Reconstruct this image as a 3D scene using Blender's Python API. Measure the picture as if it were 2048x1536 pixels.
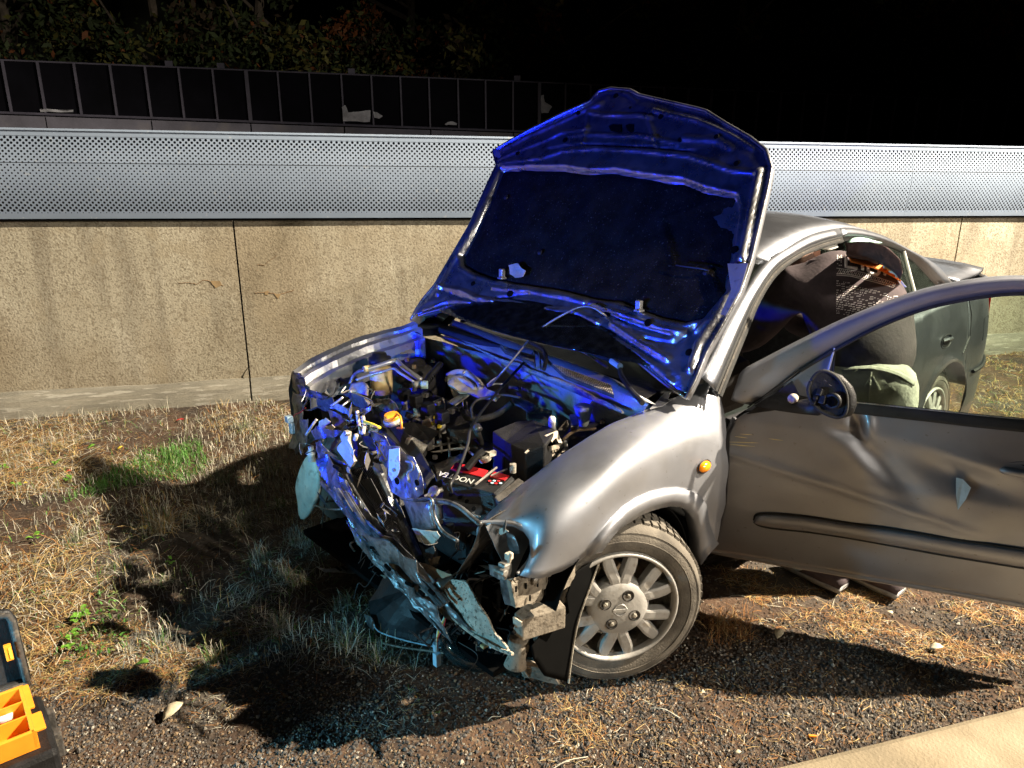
import bpy, bmesh, math, random
import numpy as np
from mathutils import Vector, Matrix, noise
from mathutils.bvhtree import BVHTree
random.seed(7); rng = np.random.default_rng(7)
for _o in list(bpy.data.objects): bpy.data.objects.remove(_o)
SC = bpy.context.scene; COL = SC.collection
# ---------------------------------------------------------------- camera
F, H, PITCH = 1538.0, 1.741, math.radians(17.54)
cam = bpy.data.cameras.new('camera'); cam.sensor_width = 36; cam.lens = F/2048*36
cam.clip_start = .05; cam.clip_end = 400
camo = bpy.data.objects.new('camera', cam); COL.objects.link(camo)
camo.location = (0, 0, H); camo.rotation_euler = (math.pi/2-PITCH, 0, 0); SC.camera = camo
SC.render.resolution_x, SC.render.resolution_y = 1024, 768
# ---------------------------------------------------------------- night sky
W = bpy.data.worlds.new('World'); SC.world = W; W.use_nodes = True
wn = W.node_tree.nodes; bgn = wn['Background']
sky = wn.new('ShaderNodeTexSky'); sky.sky_type = 'NISHITA'; sky.sun_disc = False
sky.sun_elevation = math.radians(-4); sky.sun_rotation = math.radians(120)
W.node_tree.links.new(sky.outputs[0], bgn.inputs[0]); bgn.inputs[1].default_value = .06
# ---------------------------------------------------------------- lamps of the rescue vehicles, plus added fills
def lamp(name, kind, loc, target, watts, col, size, angle=None, blend=.3):
    l = bpy.data.lights.new(name, kind); l.energy = watts; l.color = col
    if kind == 'AREA': l.shape = 'DISK'; l.size = size
    else: l.shadow_soft_size = size
    if kind == 'SPOT': l.spot_size = math.radians(angle); l.spot_blend = blend
    o = bpy.data.objects.new(name, l); COL.objects.link(o); o.location = loc
    o.rotation_euler = (Vector(target)-Vector(loc)).to_track_quat('-Z', 'Y').to_euler()
    return o
lamp('floodlight', 'SPOT', (9.2, 2.8, 8.2), (-1.0, 3.5, .3), 23500, (1.0, .86, .66), .11, 66, .5)
lamp('vehicle_worklight', 'SPOT', (11.5, -6.6, 5.6), (-.2, 3.4, .75), 4600, (1.0, .90, .75), .55, 46, .5)
lamp('blue_beacon', 'SPOT', (-3.2, 1.5, .66), (.25, 3.1, 1.42), 820, (.001, .014, 1.0), .06, 36, .5)
lamp('cool_headlamp', 'SPOT', (-2.15, 1.1, .55), (-.25, 2.6, .42), 150, (.20, .68, 1.0), .06, 56, .7)
lamp('cool_fill', 'SPOT', (-1.9, -1.3, 1.7), (-1.2, 3.2, .0), 15, (.72, 1.0, .84), .05, 62, .8)  # added weak cool fill that lifts the shadowed grass, no real torch
lamp('bay_fill', 'SPOT', (3.3, -.6, 3.4), (.02, 2.72, .78), 520, (1.0, .88, .70), .05, 15.5, .45)  # added warm fill to brighten the engine bay, worn by nobody
SC.view_settings.view_transform = 'Standard'; SC.view_settings.look = 'None'
SC.view_settings.exposure = .2; SC.view_settings.gamma = 1; SC.view_settings.use_curve_mapping = False
# ---------------------------------------------------------------- where things stand
CX, CY, YAW, CPI = -.177, 2.764, math.radians(222.07), math.radians(.5)
EX = Vector((math.cos(YAW), math.sin(YAW), 0)); EY = Vector((-math.sin(YAW), math.cos(YAW), 0)); UP = Vector((0, 0, 1))
CAM = Vector((0, 0, H)); CAR0 = Vector((CX, CY, 0))
def ray(px, py):
    u, v = (px-1024)/F, (py-768)/F; c, s = math.cos(PITCH), math.sin(PITCH)
    return Vector((u, c-v*s, -(v*c+s)))
def Pz(px, py, z=0.0):
    d = ray(px, py); return CAM + d*((z-H)/d.z)
def Pplane(px, py, p0, n):
    d = ray(px, py); return CAM + d*((Vector(p0)-CAM).dot(n)/d.dot(n))
def Px(px, py, x): return Pplane(px, py, CAR0+EX*x, EX)
def Py(px, py, y): return Pplane(px, py, CAR0+EY*y, EY)
def C(x, y, z): return CAR0+EX*x+EY*y+UP*z
def tocar(p): q = Vector(p)-CAR0; return Vector((q.dot(EX), q.dot(EY), p[2]))
def yside(z):
    if z < .95: return .84-.22*max(0, z-.62)**2*2-.12*max(0, .45-z)**2*3
    return .792-(z-.95)*.50
def Ps(px, py, off=0):
    y = .83
    for _ in range(12):
        p = Py(px, py, y); y = .5*y+.5*(yside(p.z)+off)
    return p
D0 = Vector((.77, 2.63, 0)); DE = Vector((.933, -.36, 0)).normalized(); DN = Vector((DE.y, -DE.x, 0))
def doff(z): return float(np.interp(z, [.15, .25, .45, .62, .8, .92, 1.1, 1.4], [-.02, 0, .045, .07, .065, .05, -.0, -.11]))
def Pd(px, py, off=0):
    o = .05
    for _ in range(12):
        p = Pplane(px, py, D0+DN*(o+off), DN); o = .5*o+.5*doff(p.z)
    return p
HP0 = C(-.31, 0, .93); HV = (EX*(-.49)+UP*.76).normalized(); HN = EY.cross(HV).normalized()
if HN.dot(EX) < 0: HN = -HN
def Ph(px, py, off=0): return Pplane(px, py, HP0+HN*off, HN)
# ---------------------------------------------------------------- object helpers
ORG = {}
def tag(o, label=None, cat=None, group=None, kind=None):
    if label: o['label'] = label
    if cat: o['category'] = cat
    if group: o['group'] = group
    if kind: o['kind'] = kind
    return o
def empty(name, loc, label, cat, group=None):
    o = bpy.data.objects.new(name, None); COL.objects.link(o); o.location = loc; o.empty_display_size = .2
    ORG[o.name] = Vector(loc); return tag(o, label, cat, group)
def mk(name, vf, mats, parent=None, smooth=False, idx=None, solid=0, bevel=0, sub=0, flat_origin=False):
    v, f = vf
    v = [Vector(p) for p in v] if not isinstance(v, np.ndarray) else v
    if parent is not None: org = ORG[parent.name]
    elif flat_origin: org = Vector((0, 0, 0))
    else:
        a = np.array([tuple(p) for p in v]); org = Vector((a[:, 0].mean(), a[:, 1].mean(), a[:, 2].min()))
    a = np.array([tuple(p) for p in v], dtype=float) - np.array(tuple(org))
    me = bpy.data.meshes.new(name); me.from_pydata(a.tolist(), [], f if isinstance(f, list) else f.tolist())
    o = bpy.data.objects.new(name, me); COL.objects.link(o)
    if parent is not None: o.parent = parent
    else: o.location = org
    ORG[o.name] = org
    for m in (mats if isinstance(mats, (list, tuple)) else [mats]): me.materials.append(m)
    if idx is not None: me.polygons.foreach_set('material_index', np.asarray(idx, dtype=np.int32))
    if smooth: me.polygons.foreach_set('use_smooth', [True]*len(me.polygons))
    bm = bmesh.new(); bm.from_mesh(me)
    if not isinstance(f, np.ndarray) and len(f) < 30000: bmesh.ops.recalc_face_normals(bm, faces=bm.faces)
    bm.to_mesh(me); bm.free()
    if bevel:
        m = o.modifiers.new('bevel', 'BEVEL'); m.width = bevel; m.segments = 2; m.limit_method = 'ANGLE'
    if sub:
        m = o.modifiers.new('sub', 'SUBSURF'); m.levels = m.render_levels = sub
    if solid:
        m = o.modifiers.new('solid', 'SOLIDIFY'); m.thickness = solid; m.offset = 0
    return o
def join(*parts):
    V, Fc = [], []
    for v, f in parts:
        b = len(V); V += [Vector(p) for p in v]; Fc += [[i+b for i in q] for q in f]
    return V, Fc
CARR = Matrix((EX, EY, UP)).transposed()
def box(c, d, R=None):
    R = R or CARR; c = Vector(c); x, y, z = [q/2 for q in d]
    v = [c+R@Vector((sx*x, sy*y, sz*z)) for sx in (-1, 1) for sy in (-1, 1) for sz in (-1, 1)]
    return v, [[0, 1, 3, 2], [4, 6, 7, 5], [0, 4, 5, 1], [2, 3, 7, 6], [0, 2, 6, 4], [1, 5, 7, 3]]
def spl(pts, n=6):
    P = [Vector(p) for p in pts]; P = [P[0]*2-P[1]]+P+[P[-1]*2-P[-2]]; out = []
    for i in range(1, len(P)-2):
        for k in range(n):
            t = k/n; a, b, c, d = P[i-1:i+3]
            out.append(.5*((2*b)+(c-a)*t+(2*a-5*b+4*c-d)*t*t+(3*b-a-3*c+d)*t**3))
    out.append(P[-2]); return out
def tube(pts, r, n=8):
    P = [Vector(p) for p in pts]; rr = r if isinstance(r, (list, tuple)) else [r]*len(P)
    if len(rr) != len(P): rr = list(np.interp(np.linspace(0, 1, len(P)), np.linspace(0, 1, len(rr)), rr))
    V, Fc = [], []; up = None
    for i, p in enumerate(P):
        t = (P[min(i+1, len(P)-1)]-P[max(i-1, 0)])
        t = t.normalized() if t.length > 1e-9 else Vector((0, 0, 1))
        if up is None: up = t.orthogonal().normalized()
        up = (up-t*up.dot(t)); up = up.normalized() if up.length > 1e-6 else t.orthogonal().normalized()
        s = t.cross(up)
        for k in range(n):
            a = 2*math.pi*k/n; V.append(p+(up*math.cos(a)+s*math.sin(a))*rr[i])
    for i in range(len(P)-1):
        for k in range(n):
            a, b = i*n+k, i*n+(k+1) % n; Fc.append([a, b, b+n, a+n])
    Fc.append(list(range(n))[::-1]); Fc.append([(len(P)-1)*n+k for k in range(n)])
    return V, Fc
def lathe(prof, c, axis, n=32, cap=True):
    c = Vector(c); ax = Vector(axis).normalized(); u = ax.orthogonal().normalized(); w = ax.cross(u); V, Fc = [], []
    for r, h in prof:
        for k in range(n):
            a = 2*math.pi*k/n; V.append(c+ax*h+(u*math.cos(a)+w*math.sin(a))*max(r, 1e-5))
    for i in range(len(prof)-1):
        for k in range(n):
            a, b = i*n+k, i*n+(k+1) % n; Fc.append([a, b, b+n, a+n])
    if cap: Fc.append(list(range(n))[::-1]); Fc.append([(len(prof)-1)*n+k for k in range(n)])
    return V, Fc
def prism(top, d):
    top = [Vector(p) for p in top]; n = len(top); d = Vector(d); V = top+[p+d for p in top]
    return V, [list(range(n)), [n+k for k in range(n)][::-1]]+[[k, (k+1) % n, n+(k+1) % n, n+k] for k in range(n)]
def resample(pts, n):
    P = [Vector(p) for p in pts]; L = [0]
    for a, b in zip(P, P[1:]): L.append(L[-1]+(b-a).length)
    out = []; T = L[-1] or 1
    for k in range(n):
        s = T*k/(n-1); i = 0
        while i < len(P)-2 and L[i+1] < s: i += 1
        t = (s-L[i])/max(L[i+1]-L[i], 1e-9); out.append(P[i].lerp(P[i+1], min(1, max(0, t))))
    return out
def loft(cols, nr, fn=None, closed=False):
    """cols: polylines; each resampled to nr points -> grid"""
    G = [resample(c, nr) for c in cols]; V, Fc = [], []
    for i, c in enumerate(G):
        for j, p in enumerate(c): V.append(fn(p, i/(len(G)-1), j/(nr-1)) if fn else p)
    m = len(G)
    for i in range(m-1+(1 if closed else 0)):
        for j in range(nr-1):
            a = i*nr+j; b = ((i+1) % m)*nr+j; Fc.append([a, b, b+1, a+1])
    return V, Fc
def crumple(name, pts, mat, parent, amp=.012, cuts=4, solid=.002, freq=9, smooth=False, holes=0, seed=None):
    """bent sheet metal or plastic filling an outline"""
    sd = seed if seed is not None else hash(name) % 97
    org = ORG[parent.name] if parent is not None else Vector(pts[0])
    bm = bmesh.new(); vs = [bm.verts.new(Vector(p)) for p in pts]; f = bm.faces.new(vs)
    bmesh.ops.triangulate(bm, faces=[f])
    for _ in range(2 if cuts > 2 else 1):
        bmesh.ops.subdivide_edges(bm, edges=bm.edges[:], cuts=max(1, cuts//2), use_grid_fill=True)
        bmesh.ops.triangulate(bm, faces=bm.faces[:])
    bm.normal_update()
    o1 = Vector((sd*3.1, sd*1.7, sd))
    for v in bm.verts:
        q = v.co*freq+o1
        d = noise.noise_vector(q)*amp+noise.noise_vector(q*2.7)*amp*.45
        # creases: folded rather than smooth
        k = abs(noise.noise(q*.7+Vector((9, 9, 9))))
        v.co += d+v.normal*amp*(1.6*k-.4)
    me = bpy.data.meshes.new(name)
    for v in bm.verts: v.co -= org
    bmesh.ops.recalc_face_normals(bm, faces=bm.faces)
    bm.to_mesh(me); bm.free()
    o = bpy.data.objects.new(name, me); COL.objects.link(o)
    if parent is not None: o.parent = parent
    else: o.location = org
    ORG[o.name] = org; me.materials.append(mat)
    if smooth: me.polygons.foreach_set('use_smooth', [True]*len(me.polygons))
    if solid: m = o.modifiers.new('solid', 'SOLIDIFY'); m.thickness = solid; m.offset = 0
    return o
# ---------------------------------------------------------------- materials
def mat(name, col, rough=.6, metal=0, var=.25, scale=8, bump=0, bscale=60, spec=.5, col2=None, coat=0, spots=None, trans=0, alpha=1, ior=1.45, stretch=None, dirt=None, emit=None):
    m = bpy.data.materials.new(name); m.use_nodes = True; nt = m.node_tree; N = nt.nodes; L = nt.links
    b = N['Principled BSDF']; b.inputs['Roughness'].default_value = rough; b.inputs['Metallic'].default_value = metal
    b.inputs['Specular IOR Level'].default_value = spec; b.inputs['IOR'].default_value = ior
    if coat: b.inputs['Coat Weight'].default_value = coat; b.inputs['Coat Roughness'].default_value = .12
    if trans: b.inputs['Transmission Weight'].default_value = trans
    if alpha < 1: b.inputs['Alpha'].default_value = alpha
    if emit: b.inputs['Emission Color'].default_value = (*emit[0], 1); b.inputs['Emission Strength'].default_value = emit[1]
    geo = N.new('ShaderNodeNewGeometry'); mp = N.new('ShaderNodeMapping'); L.new(geo.outputs['Position'], mp.inputs[0])
    if stretch: mp.inputs['Scale'].default_value = stretch
    nz = N.new('ShaderNodeTexNoise'); nz.inputs['Scale'].default_value = scale; nz.inputs['Detail'].default_value = 8
    nz.inputs['Roughness'].default_value = .65; L.new(mp.outputs[0], nz.inputs[0])
    c2 = col2 or tuple(max(0, c*(1-var)) for c in col); c1 = col if col2 else tuple(min(1, c*(1+var)) for c in col)
    rp = N.new('ShaderNodeValToRGB'); rp.color_ramp.elements[0].position = .36; rp.color_ramp.elements[1].position = .64
    rp.color_ramp.elements[0].color = (*c2, 1); rp.color_ramp.elements[1].color = (*c1, 1)
    L.new(nz.outputs[0], rp.inputs[0]); out = rp.outputs[0]
    for (sc, pos, w, sc_col, st, *sx) in (spots or []):
        src = mp
        if sx: src = N.new('ShaderNodeMapping'); L.new(geo.outputs['Position'], src.inputs[0]); src.inputs['Scale'].default_value = sx[0]
        n2 = N.new('ShaderNodeTexNoise'); n2.inputs['Scale'].default_value = sc; n2.inputs['Detail'].default_value = 3; L.new(src.outputs[0], n2.inputs[0])
        r2 = N.new('ShaderNodeValToRGB'); r2.color_ramp.elements[0].position = pos; r2.color_ramp.elements[1].position = pos+w
        r2.color_ramp.elements[0].color = (0, 0, 0, 1); r2.color_ramp.elements[1].color = (st, st, st, 1); L.new(n2.outputs[0], r2.inputs[0])
        mx = N.new('ShaderNodeMix'); mx.data_type = 'RGBA'; L.new(r2.outputs[0], mx.inputs[0]); L.new(out, mx.inputs[6]); mx.inputs[7].default_value = (*sc_col, 1); out = mx.outputs[2]
    L.new(out, b.inputs['Base Color'])
    rr = N.new('ShaderNodeMapRange'); rr.inputs[3].default_value = max(0, rough-.08); rr.inputs[4].default_value = min(1, rough+.14)
    L.new(nz.outputs[0], rr.inputs[0]); L.new(rr.outputs[0], b.inputs['Roughness'])
    if bump:
        n3 = N.new('ShaderNodeTexNoise'); n3.inputs['Scale'].default_value = bscale; n3.inputs['Detail'].default_value = 6; L.new(mp.outputs[0], n3.inputs[0])
        bp = N.new('ShaderNodeBump'); bp.inputs['Strength'].default_value = bump; bp.inputs['Distance'].default_value = .01
        L.new(n3.outputs[0], bp.inputs['Height']); L.new(bp.outputs[0], b.inputs['Normal'])
    return m
M = {}
M['paint'] = mat('silver_paint', (.32, .33, .365), .50, .85, .06, 5, .05, 900, coat=.35, spots=[(60, .68, .05, (.18, .16, .13), .45), (6, .52, .3, (.24, .225, .20), .35)])
M['paint_in'] = mat('silver_inner_panel', (.34, .34, .35), .38, .45, .12, 9, .12, 90, spots=[(30, .6, .1, (.12, .10, .08), .5)])
M['pdark'] = mat('black_plastic', (.011, .011, .012), .5, 0, .4, 20, .2, 200)
M['pdusty'] = mat('dusty_plastic', (.055, .05, .045), .75, 0, .5, 14, .3, 120, spots=[(40, .58, .1, (.16, .14, .11), .6)])
M['rubber'] = mat('rubber', (.02, .02, .02), .7, 0, .3, 20, .2, 200)
M['tyre'] = mat('dusty_tyre', (.135, .12, .10), .85, 0, .25, 12, .3, 160, spots=[(7, .52, .2, (.045, .04, .035), .8)])
M['alloy'] = mat('wheel_cover', (.40, .39, .37), .45, .2, .12, 10, .1, 100, spots=[(26, .6, .12, (.25, .21, .16), .6)])
M['steel'] = mat('dirty_steel', (.32, .30, .27), .45, .7, .3, 14, .3, 90, spots=[(22, .56, .12, (.13, .08, .05), .6)])
M['alu'] = mat('cast_aluminium', (.42, .39, .33), .55, .45, .3, 16, .5, 120, spots=[(34, .54, .12, (.12, .09, .06), .7)])
M['pipe'] = mat('bright_pipe', (.55, .54, .52), .35, .6, .1, 10)
M['rust'] = mat('rusty_bracket', (.30, .21, .13), .8, .1, .4, 20, .5, 120)
M['dirtmetal'] = mat('muddy_metal', (.25, .215, .17), .85, .15, .35, 18, .25, 110, spots=[(60, .55, .1, (.09, .07, .05), .7)])
M['mud'] = mat('muddy_plastic_shield', (.46, .40, .32), .9, 0, .3, 30, .8, 150, spots=[(70, .56, .06, (.10, .08, .06), .8)])
M['glass'] = mat('green_tinted_glass', (.55, .78, .66), .04, 0, .02, 3, trans=1, ior=1.05, spec=.6)
M['clear'] = mat('clear_lens', (.85, .92, .95), .05, 0, .02, 3, trans=1, ior=1.3)
M['chrome'] = mat('headlamp_reflector', (.8, .85, .9), .12, 1, .1, 10)
M['felt'] = mat('hood_felt', (.012, .010, .008), .98, 0, .5, 12, .6, 220, spec=.1, spots=[(120, .66, .03, (.12, .10, .08), .6)])
M['orange'] = mat('orange_plastic', (.95, .30, .02), .4, 0, .08, 10)
M['amber'] = mat('amber_lens', (.95, .28, .01), .15, 0, .1, 30, coat=.6)
M['yellow'] = mat('yellow_plastic', (.80, .62, .05), .5, 0, .1, 10)
M['red'] = mat('red_label', (.55, .02, .025), .35, 0, .1, 10)
M['redlens'] = mat('red_lens', (.6, .02, .01), .15, 0, .1, 10, coat=.5)
M['white'] = mat('white_print', (.55, .55, .52), .5, 0, .08, 10)
M['cream'] = mat('cream_reservoir', (.62, .46, .22), .45, 0, .15, 12, spots=[(30, .6, .1, (.25, .15, .07), .6)])
M['paleplastic'] = mat('pale_tank_plastic', (.62, .66, .58), .5, 0, .18, 12, .3, 50, spots=[(18, .6, .08, (.2, .2, .16), .7)])
M['wire'] = mat('black_cable', (.02, .02, .02), .45)
M['seal'] = mat('dusty_seal', (.42, .36, .28), .9, 0, .35, 30, .6, 120)
M['blackhole'] = mat('deep_black', (.003, .003, .003), .9, 0, 0, 5, spec=.08)
M['filler'] = mat('heat_shield_beige', (.52, .45, .36), .75, 0, .2, 20, .4, 60)
M['sticker'] = mat('label_sticker', (.75, .72, .74), .5, 0, .1, 15, spots=[(40, .58, .05, (.5, .1, .12), .5)])
M['hood_in'] = mat('hood_inner_paint', (.42, .42, .43), .26, .92, .2, 9, .15, 70, spots=[(14, .55, .12, (.12, .11, .10), .5)])
M['wreck'] = mat('scraped_wreck_metal', (.19, .195, .20), .32, .7, .4, 14, .3, 70, spots=[(24, .53, .1, (.05, .045, .04), .75)])
# ================================================================ ground
def vnoise(x, y, seed=0):
    xi = np.floor(x).astype(int); yi = np.floor(y).astype(int); fx = x-xi; fy = y-yi
    fx = fx*fx*(3-2*fx); fy = fy*fy*(3-2*fy)
    def h(a, b): n = np.sin(a*127.1+b*311.7+seed*74.7)*43758.5453; return n-np.floor(n)
    return (h(xi, yi)*(1-fx)+h(xi+1, yi)*fx)*(1-fy)+(h(xi, yi+1)*(1-fx)+h(xi+1, yi+1)*fx)*fy
def fbm(x, y, s, o=4, seed=0):
    r = 0; a = 1; t = 0
    for k in range(o): r = r+a*vnoise(x*s*2**k, y*s*2**k, seed+k); t += a; a *= .55
    return r/t
def ground_z(x, y): return (fbm(x, y, 1.3, 3, 5)-.5)*.05+(fbm(x, y, 14, 3, 9)-.5)*.022-.006
def gz(x, y): return float(ground_z(np.array([x]), np.array([y]))[0])
xs = np.concatenate([np.linspace(-60, -4.6, 12), np.arange(-4.5, 5.5, .03), np.linspace(5.6, 60, 12)])
ys = np.concatenate([np.linspace(-20, .9, 8), np.arange(1.0, 7.2, .03), np.linspace(7.3, 90, 14)])
X, Y = np.meshgrid(xs, ys, indexing='ij'); Z = ground_z(X, Y)
V = np.stack([X.ravel(), Y.ravel(), Z.ravel()], 1); n2 = len(ys)
I, J = np.meshgrid(np.arange(len(xs)-1), np.arange(n2-1), indexing='ij'); a = (I*n2+J).ravel()
FG = np.stack([a, a+n2, a+n2+1, a+1], 1)
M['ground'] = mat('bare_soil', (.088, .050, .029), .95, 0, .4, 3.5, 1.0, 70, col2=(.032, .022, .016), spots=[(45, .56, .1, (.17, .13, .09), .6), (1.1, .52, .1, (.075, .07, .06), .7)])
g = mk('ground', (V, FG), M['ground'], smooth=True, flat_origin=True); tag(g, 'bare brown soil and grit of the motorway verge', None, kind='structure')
# ================================================================ concrete wall
WB = Vector((-3.39, 4.79, 0)); DW = (Vector((4.17, 6.41, 0))-WB).normalized(); WN = Vector((DW.y, -DW.x, 0))
def wz(s): return 1.272-.0163*s
def Wp(s, out, z): return WB+DW*s+WN*out+UP*z
def s_of(px, py): p = Pplane(px, py, WB, WN); return (p-WB).dot(DW)
M['concrete'] = mat('speckled_concrete', (.37, .34, .265), .93, 0, .2, 1.3, .4, 80, col2=(.30, .27, .205), spots=[(2.2, .52, .14, (.17, .15, .115), .5, (3, 3, .35)), (2.6, .56, .1, (.46, .43, .35), .4, (2, 2, .8)), (1.1, .46, .18, (.24, .195, .13), .65), (75, .525, .07, (.11, .085, .055), .55), (30, .56, .08, (.17, .14, .095), .45), (4.5, .56, .1, (.27, .23, .16), .5)])
M['conc_foot'] = mat('scuffed_concrete_foot', (.32, .30, .245), .9, 0, .2, 3, .5, 60, stretch=(1, 1, 9), col2=(.22, .21, .175), spots=[(5, .57, .05, (.50, .48, .42), .6), (30, .55, .1, (.15, .13, .1), .4)])
wall = empty('concrete_wall', Wp(3, 0, 0), 'tan speckled concrete wall behind the wrecked car, under the perforated panels', 'wall')
js = [-6.5, s_of(485, 620), s_of(1915, 490), 13.0]
WRm = Matrix((DW, -WN, UP)).transposed()
for a, b in zip(js, js[1:]):
    n = 40; ss = np.linspace(a+.006, b-.006, n); V = []; Fc = []
    for s in ss:
        for (o, z) in ((0, .16), (0, wz(s)), (-.28, wz(s)), (-.28, .16)): V.append(Wp(s, o+.0015*math.sin(s*3), z))
    for i in range(n-1):
        for k in range(4): q = i*4; Fc.append([q+k, q+(k+1) % 4, q+4+(k+1) % 4, q+4+k])
    Fc += [[0, 1, 2, 3], [(n-1)*4+k for k in (3, 2, 1, 0)]]
    mk('concrete_panel', (V, Fc), M['concrete'], wall)
    V = []; Fc = []
    for s in ss:
        w = .004*math.sin(s*5)+.003*math.sin(s*11)
        for (o, z) in ((.018+w, -.15), (.02+w, .03), (.016+w, .10), (.002, .165+w), (-.28, .158), (-.28, -.15)): V.append(Wp(s, o, z))
    for i in range(n-1):
        for k in range(6): q = i*6; Fc.append([q+k, q+(k+1) % 6, q+6+(k+1) % 6, q+6+k])
    Fc += [[0, 1, 2, 3, 4, 5], [(n-1)*6+k for k in range(5, -1, -1)]]
    mk('wall_foot', (V, Fc), M['conc_foot'], wall)
    if b < 12.9: mk('joint_filler', box(Wp(b, -.16, .6), (.03, .25, 1.2), WRm), M['blackhole'], wall)
M['crackm'] = mat('rusty_crack', (.20, .12, .06), .9)
def wallline(name, pts, r, m):
    P = [Pplane(x, y, WB+WN*.0005, WN) for x, y in pts]; P = spl(P, 5)
    P = [p+DW*random.uniform(-.003, .003)+UP*random.uniform(-.004, .004) for p in P]
    mk(name, tube(P, r, 5), m, wall)
wallline('crack', [(358, 565), (385, 566), (392, 568), (410, 560), (420, 563), (446, 571)], .0018, M['crackm'])
wallline('crack', [(510, 587), (528, 585), (548, 588), (556, 590), (575, 585), (588, 580)], .0022, M['crackm'])
wallline('crack', [(514, 529), (528, 530), (540, 520), (554, 512)], .0014, M['crackm'])
wallline('crack', [(496, 735), (488, 748), (486, 755), (499, 768)], .0022, M['blackhole'])
for P in ([(530, 583), (537, 581), (536, 590), (529, 589)], [(421, 562), (440, 562), (444, 570), (432, 576), (424, 568)], [(548, 588), (562, 588), (556, 598)]):
    q = [Pplane(x, y, WB+WN*.0025, WN) for x, y in P]; mk('rust_stain', prism(q, -WN*.002), mat('stain', (.27, .19, .10), .9), wall)
# ================================================================ perforated noise barrier
M['perf'] = mat('perforated_aluminium', (.20, .25, .335), .6, .1, .08, 1.5, .05, 50, spots=[(30, .66, .05, (.35, .38, .42), .5)])
M['perfback'] = mat('absorber_wool', (.006, .006, .008), .95, 0, .3, 30)
barr = empty('noise_barrier', Wp(3, 0, wz(3)), 'pale blue-grey perforated metal noise panels on top of the tan concrete wall', 'noise barrier')
HT = .532
def prof(h):  # bulge of the panel face over height h in 0..HT
    t = h/HT; return .030+.030*math.sin(math.pi*min(1, t*1.05))-.035*max(0, t-.62)
hs = np.linspace(0, HT, 60); pv = np.array([prof(h) for h in hs])
def Bp(s, h, o=0):
    out = np.interp(h, hs, pv)+o; z = 1.288-.0163*s+h
    return np.stack([WB.x+DW.x*s+WN.x*out, WB.y+DW.y*s+WN.y*out, z+0*s], -1)
PT, RW = .0335, .0159
rows = int((HT-.055)/RW)
for a, b in [(-3.0, .2), (.2, 3.4), (3.4, 6.6), (6.6, 9.8), (9.8, 13)]:
    nc = int(round((b-a)/PT)); cs, ch, cr = [], [], []
    for r in range(rows):
        for c in range(nc+(r % 2)):
            cs.append(a+(c+(.5 if r % 2 == 0 else 0))*PT); ch.append(.028+(r+.5)*RW)
            e = abs((r+.5)/rows*2-1); rad = .0056+.0034*e**1.4
            if r == 0 or r == rows-1: rad = .004
            cr.append(rad)
    cs, ch, cr = map(np.array, (cs, ch, cr)); n = len(cs)
    S = np.zeros((n, 12)); Hh = np.zeros((n, 12))
    for k in range(8): S[:, k] = cs+cr*math.cos(k*math.pi/4); Hh[:, k] = ch+cr*math.sin(k*math.pi/4)
    for k, (dx, dy) in enumerate([(PT/2, 0), (0, RW), (-PT/2, 0), (0, -RW)]): S[:, 8+k] = cs+dx; Hh[:, 8+k] = ch+dy
    S = np.clip(S, a+.001, b-.001)
    P = Bp(S.ravel(), Hh.ravel()); base = np.arange(n)[:, None]*12
    Fc = np.concatenate([base+np.array([[8+k, 8+(k+1) % 4, (2*k+2) % 8, 2*k+1, 2*k]]) for k in range(4)])
    mk('perforated_panel', (P, Fc), M['perf'], barr)
    def strip(name, h0, h1, o0, o1, m, th=.003):
        ss = np.linspace(a+.0005, b-.0005, 20); V = []; Fq = []
        for s in ss:
            for (h, o) in ((h0, o0), (h1, o1), (h1, o1-th), (h0, o0-th)): V.append(Vector(Bp(np.array(float(s)), h, o)))
        for i in range(19):
            for k in range(4): q = i*4; Fq.append([q+k, q+(k+1) % 4, q+4+(k+1) % 4, q+4+k])
        Fq += [[0, 1, 2, 3], [79, 78, 77, 76]]; mk(name, (V, Fq), m, barr)
    strip('bottom_rail', 0, .0345, .003, .003, M['perf']); strip('top_rail', HT-.040, HT, .003, .003, M['perf'])
    strip('panel_seam', .335, .338, .0015, .0015, M['pdark'], .002)
    strip('rail_lip', HT-.008, HT+.004, .012, .008, M['perf'], .05)
    strip('backing', .02, HT-.02, -.045, -.045, M['perfback'])
    strip('mounting_gap', -.016, .0, -.004, -.004, M['blackhole'], .03)
# ================================================================ far noise wall with framed panes
B1 = WB-WN*7.0
def Pf(px, py, o=0): return Pplane(px, py, B1+WN*o, WN)
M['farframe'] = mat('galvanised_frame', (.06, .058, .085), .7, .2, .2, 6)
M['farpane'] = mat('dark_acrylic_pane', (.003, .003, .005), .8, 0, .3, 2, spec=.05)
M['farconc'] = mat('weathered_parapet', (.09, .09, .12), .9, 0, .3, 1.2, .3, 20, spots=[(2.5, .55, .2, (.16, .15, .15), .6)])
far = empty('far_noise_fence', Pf(500, 400) , 'dark framed pane fence beyond the perforated barrier, in front of the trees', 'fence')
def fT(px): return 120+.0413*px
def fB(px): return 226+.0352*px
posts = [-140, -66, 5, 75, 148, 220, 290, 357, 425, 492, 555, 618, 682, 742, 800, 857, 915, 970, 1025, 1078, 1130, 1181, 1231, 1280, 1328, 1376, 1423, 1470, 1516, 1562, 1608, 1654, 1700, 1745, 1790, 1835, 1880, 1925, 1970, 2015, 2060]
PW = []
for px in posts:
    t = Pf(px, fT(px)); bz = Pf(px, fB(px)).z; PW.append((t, bz))
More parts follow.
